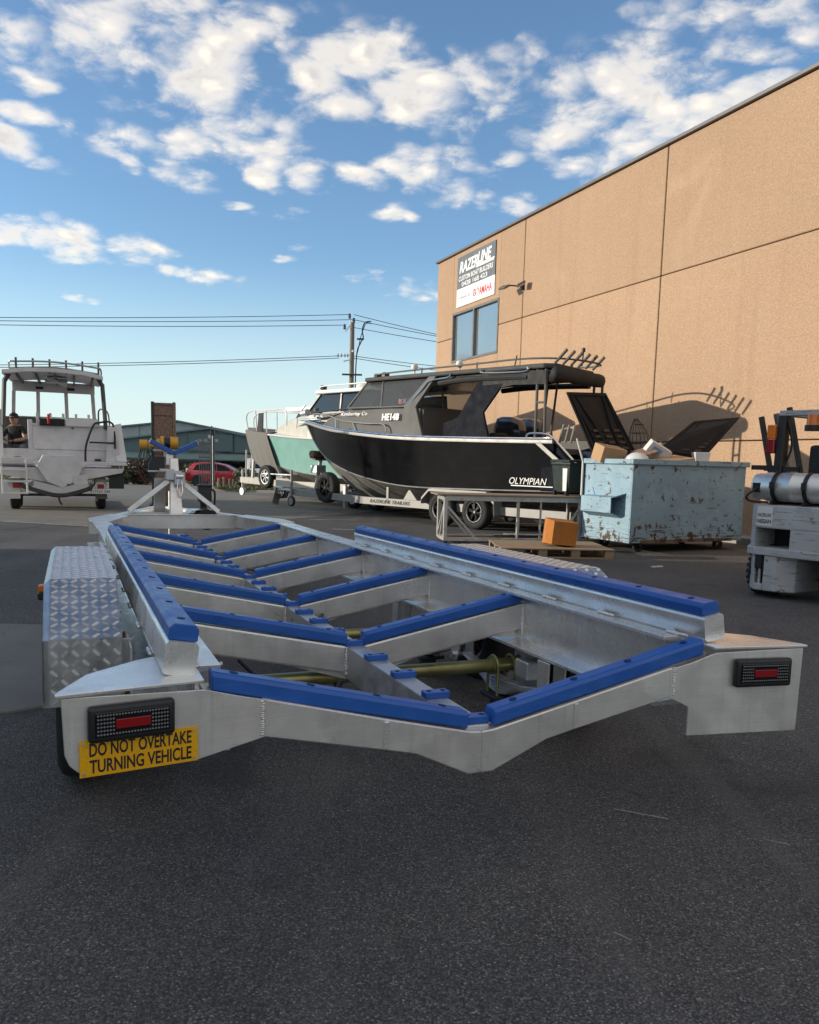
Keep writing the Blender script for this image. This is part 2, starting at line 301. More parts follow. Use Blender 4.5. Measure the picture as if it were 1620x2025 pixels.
mat('car_white', (.74, .74, .72), .28, 0, .04, coat=.5)
mat('crate_brown', (.20, .125, .095), .75, .1, .35, 16, .15, 30, col2=(.30, .19, .14), c2=(.45, .6), c2s=22)
mat('crate_edge', (.05, .055, .05), .7, .2, .3, 8)
mat('cardboard', (.42, .26, .14), .85, 0, .08, 7, .05, 60)
mat('plastic_white', (.62, .62, .60), .55, 0, .08)
mat('plastic_orange', (.42, .145, .02), .5, 0, .18, 6, .04, 30, col2=(.27, .095, .02), c2=(.52, .7), c2s=6)
mat('bin_green', (.008, .02, .016), .45, 0, .2, 6)
mat('lid_black', (.010, .010, .011), .7, 0, .15, 5, .08, 30, spec=.25)
mat('table_steel', (.46, .45, .43), .5, .55, .18, 6, .05, 50, col2=(.22, .18, .15), c2=(.58, .7), c2s=9)
mat('gas_alu', (.70, .67, .63), .42, .7, .06, 5, .03, 40, rvar=.1)
mat('skin', (.36, .20, .14), .6, 0, .08)
mat('cloth_black', (.018, .018, .02), .85, 0, .2, 14, .2, 40)
mat('cloth_grey', (.14, .15, .16), .85, 0, .2, 14, .2, 40)
mat('hat', (.02, .02, .022), .8)
mat('flash', (.14, .13, .125), .5, .4, .08)
mat('joint', (.075, .055, .042), .9)
mat('sign_grey', (.115, .125, .135), .5, 0, .16, 2.5, col2=(.32, .33, .34), c2=(.6, .75), c2s=3)
mat('window_frame', (.20, .185, .17), .4, .6, .06)
mat('grit', (.20, .19, .175), .85, 0, .5, 3)
mat('flower', (.7, .6, .6), .7)
mat('sticker_red', (.6, .06, .04), .5); mat('sticker_blue', (.15, .35, .6), .5)

# ------------------------------------------------------------ mesh helpers
class MB:
    def __init__(s): s.v = []; s.f = []
    def add(s, vs, fs):
        n = len(s.v); s.v += [tuple(v) for v in vs]; s.f += [tuple(i+n for i in f) for f in fs]; return s
    def box(s, c, d, R=None):
        c = Vector(c); h = [x/2 for x in d]
        vs = [Vector((x*h[0], y*h[1], z*h[2])) for x in (-1, 1) for y in (-1, 1) for z in (-1, 1)]
        if R is not None: vs = [R @ v for v in vs]
        return s.add([v+c for v in vs], [(0, 1, 3, 2), (4, 6, 7, 5), (0, 4, 5, 1), (2, 3, 7, 6), (0, 2, 6, 4), (1, 5, 7, 3)])
    def bar(s, a, b, w, h, upv=(0, 0, 1)):
        a = Vector(a); b = Vector(b); d = (b-a); l = d.length; d.normalize(); u = Vector(upv)
        x = d.cross(u)
        if x.length < 1e-4: x = d.cross(Vector((0, 1, 0)))
        x.normalize(); z = x.cross(d).normalized()
        R = Matrix((x, d, z)).transposed()
        return s.box((a+b)/2, (w, l, h), R)
    def prism(s, poly, axis, a, b):
        # polygon in the two remaining axes (in xyz order), extruded along axis from a to b
        n = len(poly); vs = []
        for t in (a, b):
            for p in poly:
                q = list(p); q.insert(axis, t); vs.append(q)
        fs = [tuple(range(n)), tuple(range(2*n-1, n-1, -1))] + [(i, (i+1) % n, n+(i+1) % n, n+i) for i in range(n)]
        return s.add(vs, fs)
    def cyl(s, a, b, r0, r1=None, n=16, cap=True):
        a = Vector(a); b = Vector(b); r1 = r0 if r1 is None else r1
        d = (b-a).normalized(); x = d.orthogonal().normalized(); y = d.cross(x)
        vs = []
        for p, r in ((a, r0), (b, r1)):
            for i in range(n):
                t = 2*PI*i/n; vs.append(p+(x*math.cos(t)+y*math.sin(t))*r)
        fs = [(i, (i+1) % n, n+(i+1) % n, n+i) for i in range(n)]
        if cap: fs += [tuple(range(n-1, -1, -1)), tuple(range(n, 2*n))]
        return s.add(vs, fs)
    def tube(s, pts, r, n=8, cap=True, closed=False):
        pts = [Vector(p) for p in pts]; k = len(pts); vs = []; prev = None
        for i, p in enumerate(pts):
            if closed: d = pts[(i+1) % k]-pts[i-1]
            else: d = pts[min(i+1, k-1)]-pts[max(i-1, 0)]
            d.normalize()
            if prev is None: x = d.orthogonal().normalized()
            else:
                x = prev-d*prev.dot(d); x = x.normalized() if x.length > 1e-5 else d.orthogonal().normalized()
            prev = x; y = d.cross(x)
            rr = r[i] if isinstance(r, (list, tuple)) else r
            for j in range(n):
                t = 2*PI*j/n; vs.append(p+(x*math.cos(t)+y*math.sin(t))*rr)
        fs = []
        for i in range(k if closed else k-1):
            a = i*n; b = ((i+1) % k)*n
            fs += [(a+j, a+(j+1) % n, b+(j+1) % n, b+j) for j in range(n)]
        if cap and not closed: fs += [tuple(range(n-1, -1, -1)), tuple(range((k-1)*n, k*n))]
        return s.add(vs, fs)
    def loft(s, secs, closed=True, cap=True):
        k = len(secs); n = len(secs[0]); vs = [p for q in secs for p in q]; fs = []
        for i in range(k-1):
            for j in range(n if closed else n-1):
                fs.append((i*n+j, i*n+(j+1) % n, (i+1)*n+(j+1) % n, (i+1)*n+j))
        if cap and closed: fs += [tuple(range(n-1, -1, -1)), tuple(range((k-1)*n, k*n))]
        return s.add(vs, fs)
    def lathe(s, prof, c, axis, n=24):
        # prof: (distance along axis, radius)
        c = Vector(c); d = Vector(axis).normalized(); x = d.orthogonal().normalized(); y = d.cross(x); vs = []
        for (h, r) in prof:
            for i in range(n):
                t = 2*PI*i/n; vs.append(c+d*h+(x*math.cos(t)+y*math.sin(t))*r)
        fs = []
        for k in range(len(prof)-1):
            fs += [(k*n+i, k*n+(i+1) % n, (k+1)*n+(i+1) % n, (k+1)*n+i) for i in range(n)]
        return s.add(vs, fs)
    def plate(s, poly3, t):
        # polygon in 3D with thickness t along its normal (centred)
        P = [Vector(p) for p in poly3]; nrm = Vector((0, 0, 0)); n = len(P)
        for i in range(n):
            a, b = P[i], P[(i+1) % n]
            nrm += Vector(((a.y-b.y)*(a.z+b.z), (a.z-b.z)*(a.x+b.x), (a.x-b.x)*(a.y+b.y)))
        nrm.normalize(); o = nrm*(t/2)
        return s.add([p+o for p in P]+[p-o for p in P], [tuple(range(n)), tuple(range(2*n-1, n-1, -1))]+[(i, n+i, n+(i+1) % n, (i+1) % n) for i in range(n)])
    def mesh(s, name, bevel=0, seg=1, smooth=False, angle=35):
        me = bpy.data.meshes.new(name); me.from_pydata(s.v, [], s.f)
        bm = bmesh.new(); bm.from_mesh(me); bmesh.ops.recalc_face_normals(bm, faces=bm.faces)
        if bevel > 0:
            ed = [e for e in bm.edges if len(e.link_faces) == 2 and e.calc_face_angle(0) > .5]
            bmesh.ops.bevel(bm, geom=ed, offset=bevel, segments=seg, profile=.6, affect='EDGES', clamp_overlap=True)
        if smooth:
            lim = math.radians(angle)
            for f in bm.faces: f.smooth = True
            for e in bm.edges:
                if len(e.link_faces) == 2 and e.calc_face_angle(0) > lim: e.smooth = False
        bm.to_mesh(me); bm.free(); return me
    def build(s, name, m, parent=None, bevel=0, seg=1, smooth=False, label=None, angle=35):
        me = s.mesh(name, bevel, seg, smooth, angle); return put(name, me, m, parent, label)
def put(name, me, m, parent=None, label=None):
    if m and not me.materials: me.materials.append(MATS[m])
    o = bpy.data.objects.new(name, me); C.objects.link(o)
    if parent is not None: o.parent = parent
    if label: o['label'] = label
    return o
def thing(name, label, cat, loc=(0, 0, 0), rotz=0, group=None):
    o = bpy.data.objects.new(name, None); C.objects.link(o); o.location = loc; o.rotation_euler = (0, 0, rotz)
    o.empty_display_size = .2
    return tag(o, label, cat, group)
def tag(o, label, cat, group=None):
    o['label'] = label; o['category'] = cat
    if group: o['group'] = group
    return o
def kind(o, k, label=None):
    o['kind'] = k
    if label: o['label'] = label
    return o
def text_mesh(body, size=1.0, shear=0.0, xs=1.0, ext=.002, spacing=1.0, bold=0.0):
    cu = bpy.data.curves.new('t', 'FONT'); cu.body = body; cu.size = size; cu.shear = shear; cu.extrude = ext; cu.space_character = spacing; cu.offset = bold; cu.resolution_u = 3
    ob = bpy.data.objects.new('t', cu); scene.collection.objects.link(ob)
    dg = bpy.context.evaluated_depsgraph_get(); me = bpy.data.meshes.new_from_object(ob.evaluated_get(dg))
    bpy.data.objects.remove(ob); me.materials.clear()
    xsx = [v.co.x for v in me.vertices]; ysy = [v.co.y for v in me.vertices]
    x0, x1, y0 = min(xsx), max(xsx), min(ysy)
    for v in me.vertices: v.co.x = (v.co.x-x0)*xs; v.co.y -= y0
    return me, (x1-x0)*xs, max(ysy)-y0
def lettering(body, m, parent, origin, ex, ey, width, height, shear=0.0, ext=.0015, name='lettering', spacing=1.0, bold=0.0):
    # text fitted into width x height, its lower left corner at origin, along ex and ey
    me, w, h = text_mesh(body, 1.0, shear, 1.0, 0.02, spacing, bold)
    ex = Vector(ex).normalized(); ey = Vector(ey).normalized(); ez = ex.cross(ey)
    for v in me.vertices:
        c = v.co.copy(); v.co = Vector(origin)+ex*(c.x*width/w)+ey*(c.y*height/h)+ez*(c.z*ext/.02+ext)
    return put(name, me, m, parent)
def arc(c, r, a0, a1, n, plane='xz'):
    out = []
    for i in range(n+1):
        t = a0+(a1-a0)*i/n; p = {'xz': (r*math.cos(t), 0, r*math.sin(t)), 'yz': (0, r*math.cos(t), r*math.sin(t)), 'xy': (r*math.cos(t), r*math.sin(t), 0)}[plane]
        out.append(Vector(c)+Vector(p))
    return out
def smooth_path(pts, n=6):
    P = [Vector(p) for p in pts]; out = []
    for i in range(len(P)-1):
        p0 = P[max(i-1, 0)]; p1 = P[i]; p2 = P[i+1]; p3 = P[min(i+2, len(P)-1)]
        for k in range(n):
            t = k/n; out.append(.5*((2*p1)+(p2-p0)*t+(2*p0-5*p1+4*p2-p3)*t*t+(3*p1-p0-3*p2+p3)*t*t*t))
    out.append(P[-1]); return out
def wheel(parent, c, r, w, side, rim='rim', rr=.62, spokes=6, tread=False, nm='wheel'):
    # axis along local x; side = +1 when the outer face looks to +x
    hub = bpy.data.objects.new(nm, None); C.objects.link(hub); hub.parent = parent; hub.location = c; hub.empty_display_size = .1
    R = rr*r; h = w/2
    t = MB(); t.lathe([(-h*.8, R), (-h, R+.02), (-h*1.02, r*.86), (-h*.85, r*.96), (-h*.6, r), (h*.6, r), (h*.85, r*.96), (h*1.02, r*.86), (h, R+.02), (h*.8, R), (-h*.8, R)], (0, 0, 0), (1, 0, 0), 40)
    t.build('tyre', 'rubber', hub, smooth=True, angle=50)
    if tread:
        b = MB()
        for i in range(26):
            a = 2*PI*i/26
            for s2 in (-1, 1):
                Rm = Matrix.Rotation(a+s2*.06, 3, 'X')
                b.box(Rm @ Vector((s2*h*.52, 0, r*1.0)), (h*.92, r*.15, r*.06), Rm @ Matrix.Rotation(.25*s2, 3, 'Z'))
        b.build('tread', 'rubber', hub)
    b = MB(); s = side
    b.lathe([(-h*.8, R+.004), (-h*.8, R*.9), (h*.8*s, R*.9), (h*.82*s, R+.006)], (0, 0, 0), (1, 0, 0), 32)
    b.build('rim', rim, hub, smooth=True, angle=40)
    b = MB(); x = h*.55*s
    b.lathe([(x-.03*s, 0.001), (x-.03*s, R*.9)], (0, 0, 0), (1, 0, 0), 32); b.build('rim_back', 'rim_black', hub)
    b = MB()
    for i in range(spokes):
        a = 2*PI*i/spokes+.2
        for da in (-.14, .14):
            ca = Vector((0, math.cos(a+da*.5), math.sin(a+da*.5))); cb = Vector((0, math.cos(a+da), math.sin(a+da)))
            b.bar(Vector((x+.01*s, 0, 0))+ca*R*.22, Vector((x, 0, 0))+cb*R*.93, R*.11, .03, (1, 0, 0))
    b.lathe([(x+.02*s, .001), (x+.02*s, R*.2), (x-.02*s, R*.28)], (0, 0, 0), (1, 0, 0), 20)
    b.build('spokes', rim, hub, bevel=.003)
    b = MB(); b.cyl((x, 0, 0), (x+.035*s, 0, 0), R*.13, R*.11, 14); b.build('hub_cap', 'chrome', hub, smooth=True)
    return hub

# ------------------------------------------------------------ setting: ground
def gz(y):
    return -0.021*min(max(0.0, y-24.0), 31.0)
def sheet(name, poly, m, z=.004, follow=False):
    b = MB(); n = len(poly)
    b.add([(x, y, (gz(y) if follow else 0)+z) for x, y in poly], [tuple(range(n))]); o = b.build(name, m); kind(o, 'structure'); return o
g = MB(); ys = [-120, -40, -10, 5, 15, 24, 30, 36, 42, 48, 55, 120, 400, 1500]; xs = [-900, -200, -60, -20, 0, 20, 60, 200, 900]
g.loft([[(x, y, gz(y)) for x in xs] for y in ys], closed=False, cap=False)
kind(g.build('ground', 'asphalt'), 'structure')
# concrete apron of the workshop on the left
ap = [(-12, 4.0), (-2.6, 4.02), (-2.05, 4.05), (-1.8, 4.25), (-1.75, 4.7), (-1.95, 6.16), (-12, 6.16)]
b = MB(); b.prism(ap, 2, -.05, .018); kind(b.build('concrete_apron', 'concrete', bevel=.008), 'structure')
sheet('old_sunlit_pavement', [(-40, 15.6), (-7.7, 15.35), (-5.2, 14.62), (-3.4, 16.2), (-1.8, 19.5), (-1.0, 21.0), (-1.0, 24), (-40, 24)], 'old_sunlit_asphalt', .004)  # older surface beyond the seam, lightened as sunlit ground
sheet('road', [(-40, 24), (3, 24), (3, 52.4), (-40, 52.4)], 'old_sunlit_asphalt', .004, True)
def pline(a, bq, w=.09):
    a = Vector((*a, 0)); bq = Vector((*bq, 0)); d = (bq-a).normalized(); n = Vector((-d.y, d.x, 0))*w/2
    sheet('painted_line', [(p.x, p.y) for p in (a-n, bq-n, bq+n, a+n)], 'worn_paint', .009)
for a, q in (((-7.75, 15.33), (-5.3, 14.58)), ((-3.05, 20.26), (-.7, 21.0)), ((-2.21, 17.77), (-1.2, 17.98)), ((-1.5, 15.49), (-.9, 15.47)), ((-7.2, 17.3), (-6.2, 17.5)), ((-5.0, 19.2), (-4.1, 19.4))): pline(a, q)
# scuffs scratched into the asphalt in front
for a, q, w in (((.83, 3.05), (1.02, 2.97), .006), ((1.32, 2.82), (1.4, 2.78), .004), ((.62, 2.2), (.66, 2.16), .003)): pline(a, q, w)
rr = random.Random(11); b = MB()
for k in range(900):
    x = rr.uniform(-4, 6); y = rr.uniform(1.2, 12); r = rr.uniform(.0012, .0042)*(1+.05*y); z = r*.5
    b.lathe([(-r*.6, .0002), (0, r*rr.uniform(.8, 1.2)), (r*.6, .0002)], (x, y, z), (rr.uniform(-.3, .3), rr.uniform(-.3, .3), 1), 5)
kind(b.build('loose_grit', 'grit'), 'stuff', 'loose grit scattered over the asphalt yard')
# roadside island: kerb, grass
kb = [(-9.0, 37.0), (-5.6, 36.2), (-5.0, 36.5), (-5.0, 44), (-9.0, 44)]
b = MB(); b.prism(kb, 2, gz(37)-.25, gz(37)+.13); kind(b.build('kerb', 'kerb', bevel=.03), 'structure')
def tufts(name, region, n, hmin, hmax, m, z, seed=1, width=.03):
    rr = random.Random(seed); b = MB()
    for i in range(n):
        x, y = region(rr); h = rr.uniform(hmin, hmax); a = rr.uniform(0, PI); dx, dy = math.cos(a)*width, math.sin(a)*width
        lx, ly = rr.uniform(-.4, .4)*h, rr.uniform(-.4, .4)*h
        b.add([(x-dx, y-dy, z), (x+dx, y+dy, z), (x+lx, y+ly, z+h)], [(0, 1, 2)])
    return b.build(name, m)
o = tufts('grass', lambda r: (r.uniform(-8.9, -5.1), r.uniform(36.5, 43.5)), 5000, .06, .2, 'grass', gz(37)+.13, 3, .05); kind(o, 'stuff', 'dry grass growing on the roadside island')
b = MB(); b.prism([(-40, 52.5), (-9.5, 52.5), (-9.5, 60), (-40, 60)], 2, -.9, gz(60)+.10); kind(b.build('verge_kerb', 'kerb', bevel=.03), 'structure')
o = tufts('verge_grass', lambda r: (r.uniform(-36, -9.6), r.uniform(52.8, 58)), 7000, .06, .22, 'grass', gz(60)+.10, 4, .08); kind(o, 'stuff', 'grass verge beyond the road')

# ------------------------------------------------------------ tan building on the right
WY = .3933
bld = thing('warehouse', 'tan precast concrete warehouse with a company sign and upper window', 'building', (.731, 28.79, 0), WY)
# local: x into the building, -y along the wall towards the camera, wall face at x = 0
PW = 5.85; ZT, ZM = 8.037, 5.40
win = (-4.48, -1.29, 4.59, 6.18)                # y0, y1, z0, z1
def panel(y0, y1, z0, z1):
    b = MB(); b.box((.1, (y0+y1)/2, (z0+z1)/2), (.2, abs(y1-y0), z1-z0)); return b.build('panel', 'tan_wall', bld, bevel=.012)
J = .018
for i in range(5):
    a = -PW*i-J-(.0 if i else -J); q = -PW*(i+1)+J
    rows = ((0.0, 1.88-.010), (1.88+.010, ZM-.010), (ZM+.010, ZT))
    for z0, z1 in rows:
        if i == 0 and z1 > 4.6:
            if z0 < 3:                                            # row cut by the window
                panel(win[0], win[1], z0, win[2]); panel(a, win[1], z0, z1); panel(win[0], q, z0, z1)
            else:
                panel(win[0], win[1], win[3], z1); panel(a, win[1], z0, z1); panel(win[0], q, z0, z1)
        else: panel(a, q, z0, z1)
b = MB(); b.box((.32, -PW*2.5, 4.0), (.2, PW*5, 8.0)); b.build('backing', 'joint', bld)
b = MB(); b.box((6.2, -.1, 4.0), (11.99, .2, 8.0)); b.build('end_wall', 'tan_wall', bld)
b = MB(); b.box((6.2, -PW*5+.1, 4.0), (11.6, .2, 8.0)); b.build('end_wall', 'tan_wall', bld)
b = MB(); b.box((6.2, -PW*2.5, 7.6), (11.5, PW*5-.5, .1)); b.build('roof', 'flash', bld)
b = MB(); b.box((.08, -PW*2.5+.03, ZT+.05), (.30, PW*5+.1, .07)); b.build('parapet_flashing', 'flash', bld, bevel=.006)
wf = MB(); y0, y1, z0, z1 = win; t = .07
for (cy, cz, dy, dz) in (((y0+y1)/2, z0+t/2, y1-y0, t), ((y0+y1)/2, z1-t/2, y1-y0, t), (y0+t/2, (z0+z1)/2, t, z1-z0-2*t), (y1-t/2, (z0+z1)/2, t, z1-z0-2*t), (-2.84, (z0+z1)/2, .09, z1-z0-2*t)):
    wf.box((.035, cy, cz), (.11, dy, dz))
wn = wf.build('window', 'window_frame', bld, bevel=.004)
for a, q in ((y0+t, -2.885), (-2.795, y1-t)):
    b = MB(); b.box((.075, (a+q)/2, (z0+z1)/2), (.012, q-a, z1-z0-2*t)); b.build('pane', 'glass_mirror', wn)
b = MB(); b.prism([(-.6, -PW*5), (.02, -PW*5), (.02, 0), (-.6, 0)], 2, -.05, .12); b.build('footing_kerb', 'kerb', bld, bevel=.015)
# sign board
sg = thing('company_sign', 'grey and white boat builder sign board fixed above the window', 'sign', (.731, 28.79, 0), WY)
b = MB(); b.box((-.018, -2.905, 7.385), (.03, 2.58, .99)); b.build('sign_panel', 'sign_grey', sg, bevel=.003)
b = MB(); b.box((-.019, -2.905, 6.605), (.032, 2.58, .565)); b.build('sign_panel', 'letter_white', sg, bevel=.003, label='white lower sign panel')
EX, EZ = (0, -1, 0), (0, 0, 1)
def sgn(t, m, s, z, w, h, **k): lettering(t, m, sg, (-.035, -1.615-s, z), EX, EZ, w, h, **k)
sgn('RAZER', 'letter_white', .16, 7.36, 1.30, .36, shear=.25, bold=.03)
sgn('LINE', 'letter_white', 1.42, 7.43, .92, .34, shear=.25, bold=.03)
b = MB(); b.prism([(-2.93, 7.33), (-4.10, 7.33), (-4.16, 7.42), (-2.99, 7.42)], 0, -.040, -.036); b.build('underline', 'letter_white', sg)
sgn('CUSTOM BOAT BUILDERS', 'letter_white', .12, 7.12, 2.34, .15, shear=.15, bold=.015)
sgn('0428 168 423', 'letter_white', .35, 6.93, 1.75, .14, bold=.01)
sgn('POWERED BY', 'ink', .14, 6.55, .84, .07, spacing=1.1)
sgn('YAMAHA', 'letter_red', 1.45, 6.47, .98, .25, bold=.02)
b = MB(); b.tube(arc((-.037, -2.90, 6.59), .10, 0, 2*PI, 24, 'yz')[:-1], .014, 6, closed=True)
for k in range(3):
    a = PI/2+k*2*PI/3; b.bar((-.037, -2.90, 6.59), (-.037, -2.90+.1*math.cos(a), 6.59+.1*math.sin(a)), .022, .008, (1, 0, 0))
b.build('emblem', 'letter_red', sg)
# floodlight
fl = thing('floodlight', 'bronze twin floodlight on a bracket at the wall joint', 'floodlight', (.731, 28.79, 0), WY)
b = MB(); b.box((-.04, -5.86, 6.22), (.08, .12, .14)); b.cyl((-.05, -5.86, 6.24), (-.42, -5.80, 6.24), .02); b.build('bracket', 'black', fl)
for (y, x, rz) in ((-5.52, -.42, .35), (-6.12, -.22, -.5)):
    R = Matrix.Rotation(rz, 3, 'Z') @ Matrix.Rotation(-.5, 3, 'Y')
    b = MB(); b.box((x, y, 6.24), (.24, .25, .055), R); hd = b.build('lamp_head', 'flash', fl, bevel=.01)
    b = MB(); b.box(Vector((x, y, 6.24))+R @ Vector((-.01, 0, -.030)), (.18, .19, .006), R); b.build('lens', 'plastic_white', hd)

# workshop on the left, outside the picture: its shadow lies over the front of the yard
ws = thing('workshop', 'long low workshop building shading the front of the yard', 'building', (-12.6, 10.2, 0), 0)
b = MB(); b.box((-4, -14, 3.2), (8, 28, 6.4)); b.build('wall', 'shed_light', ws)
b = MB(); b.prism([(-8.3, 6.4), (.3, 6.4), (-4, 7.4)], 1, -28.2, .2); b.build('roof', 'shed_roof', ws)
b = MB(); b.box((.03, -7.3, 2.1), (.06, 3.6, 4.2)); b.build('roller_door', 'flash', ws)

# ------------------------------------------------------------ the aluminium boat trailer
tr = thing('boat_trailer', 'new unpainted aluminium boat trailer frame with blue skids', 'trailer', (.296, 2.443, .0), 0)
_T = Vector((-math.sin(.397), math.cos(.397), -.0133)).normalized(); _N = Vector((math.cos(.397), math.sin(.397), -.01)); _N = (_N-_T*_N.dot(_T)).normalized(); _Z = _N.cross(_T)
tr.rotation_euler = Matrix((_N, _T, _Z)).transposed().to_euler()
def bolt_holes(pts, R, parent, r=.011):
    for p in pts:
        b = MB(); p = Vector(p); b.cyl(p, p+R @ Vector((0, 0, .0016)), r, r, 10); b.build('bolt_hole', 'blue_hole', parent)
def weld_bead(p0, p1, n, r, parent, name='weld'):
    b = MB(); p0 = Vector(p0); p1 = Vector(p1); d = (p1-p0).normalized(); rr = random.Random(n)
    n = int(n*1.8)
    for i in range(n):
        c = p0.lerp(p1, (i+.5)/n)+Vector((rr.uniform(-1, 1), rr.uniform(-1, 1), rr.uniform(-1, 1)))*r*.15
        b.lathe([(-r*.6, .0005), (-r*.35, r*.8), (0, r), (r*.35, r*.8), (r*.6, .0005)], c, d, 6)
    return b.build(name, 'weld', parent, smooth=True, angle=80)
# side I-beams
BV = 7.12
for s in (-1, 1):
    b = MB()
    def prof(x0, x1):
        return [(s*x0, .46), (s*x1, .46), (s*x1, .476), (s*.912, .484), (s*.912, .706), (s*(x1-.03), .714), (s*(x1-.03), .728), (s*(x0+.03), .728), (s*(x0+.03), .714), (s*.900, .706), (s*.900, .484), (s*x0, .476)]
    P0 = prof(.795, 1.03)
    b.loft([[(x, .24, z) for x, z in P0], [(x, 5.4, z) for x, z in P0], [(x+s*.045, BV, z) for x, z in P0]])
    b.build('side_beam', 'alu_bright', tr, bevel=.002)
    # drawbar arms
    b = MB(); b.loft([[(s*(x+.0), y, z) for x, z in ((q-.06, .57), (q+.06, .57), (q+.06, .728), (q-.06, .728))] for q, y in ((1.0, BV-.02), (.06, 10.3))])
    b.build('drawbar_arm', 'alu', tr, bevel=.006)
    b = MB(); b.plate([(s*.62, BV+.55, .7325), (s*.88, BV-.55, .7325), (s*1.06, BV-.5, .7325), (s*1.06, BV+.02, .7325), (s*.80, BV+.9, .7325)], .008); b.build('corner_plate', 'alu', tr)
# cross beams with blue skids
VB = [1.43, 2.605, 3.885, 5.185, 6.605]
for i, v in enumerate(VB):
    for s in (-1, 1):
        p0 = Vector((s*.046, v, .430)); p1 = Vector((s*.905, v, .603)); d = (p1-p0).normalized()
        b = MB(); b.loft([[(p.x, p.y+dy, p.z+dz) for dy, dz in ((-.032, -.066), (.032, -.066), (.032, .066), (-.032, .066))] for p in (p0, p1)])
        cb = b.build('cross_beam', 'alu', tr, bevel=.010, seg=2)
        b = MB(); q0 = Vector((s*.044, v, .502)); q1 = Vector((s*.885, v, .672))
        b.loft([[(p.x, p.y+dy, p.z+dz) for dy, dz in ((-.036, 0), (.036, 0), (.036, .046), (.028, .056), (-.028, .056), (-.036, .046))] for p in (q0, q1)])
        sk = b.build('skid', 'blue', cb, bevel=.004)
        ang = math.atan2(.17, .841); R = Matrix.Rotation(-s*ang, 3, 'Y')
        bolt_holes([q0.lerp(q1, t)+Vector((0, 0, .0565)) for t in (.1, .37, .63, .9)], R, cb)
        b = MB(); b.prism([(s*.905, .535), (s*.70, .502), (s*.905, .40+.085)], 1, v-.006, v+.006); b.build('gusset', 'alu', tr)
        b = MB(); b.prism([(s*.043, .37), (s*.043, .335), (s*.30, .412)], 1, v-.02, v+.02); b.build('gusset', 'alu', tr)
        if i < 3:
            weld_bead((s*.046, v-.034, .36), (s*.046, v-.034, .49), 14, .009, cb)
            weld_bead((s*.898, v-.034, .50), (s*.898, v-.034, .665), 14, .010, cb)
# keel beam with pads
b = MB(); b.box((0, (.15+8.1)/2, .415), (.086, 7.95, .155)); b.build('keel_beam', 'galv', tr, bevel=.006, seg=2)
padm = MB().box((0, 0, .0125), (.098, .048, .025)).mesh('pad', bevel=.003); padm.materials.append(MATS['blue'])
hol = MB().cyl((0, 0, .0252), (0, 0, .0264), .010, .010, 10)
holm = hol.mesh('hole'); holm.materials.append(MATS['blue_hole'])
V0 = [.18]+VB+[8.0]
for i in range(len(V0)-1):
    n = 4
    for k in range(n):
        v = V0[i]+(V0[i+1]-V0[i])*k/n
        if v > 7.9: continue
        p = put('keel_pad', padm, None, tr); p.location = (random.uniform(-.004, .004), v, .4925); p.rotation_euler = (0, 0, random.uniform(-.03, .03))
        for x in (-.028, .028): h = put('bolt_hole', holm, None, p); h.location = (x, 0, 0)
# bunk rails along both sides
for s in (-1, 1):
    R = Matrix.Rotation(s*-.16, 3, 'Y')
    cpt = Vector((s*.955, 0, .778))
    def sec(pr, y, cx=cpt): return [tuple(cx+R @ Vector((x, 0, z))+Vector((0, y, 0))) for x, z in pr]
    r = .016; w2, h2 = .046, .048
    pr = []
    for (cx, cz, a0) in ((w2-r, h2-r, 0), (-w2+r, h2-r, PI/2), (-w2+r, -h2+r, PI), (w2-r, -h2+r, 3*PI/2)):
        for k in range(5): a = a0+PI/2*k/4; pr.append((cx+r*math.cos(a), cz+r*math.sin(a)))
    b = MB(); b.loft([sec(pr, .125), sec(pr, 4.12)]); rail = b.build('bunk_rail', 'alu_bright', tr, smooth=True, angle=30)
    bl = [(-.041, .0485), (.041, .0485), (.041, .083), (.030, .095), (-.030, .095), (-.041, .083)]
    b = MB()
    for y0, y1 in ((.14, 2.55), (2.553, 4.10)): b.loft([sec(bl, y0), sec(bl, y1)])
    sk = b.build('skid', 'blue', rail, bevel=.003)
    pts = [cpt+R @ Vector((0, 0, .0952))+Vector((0, .24+.31*k, 0)) for k in range(13)]
    bolt_holes(pts, R, rail, .012)
    rr = random.Random(5+s)
    for k in range(9):
        y = .2+k*.45; weld_bead((s*.898, y, .7345), (s*.897, y+.11, .7345), 12, .0075, rail)
        weld_bead((s*1.012, y+.2, .7345), (s*1.012, y+.28, .7345), 9, .0075, rail)
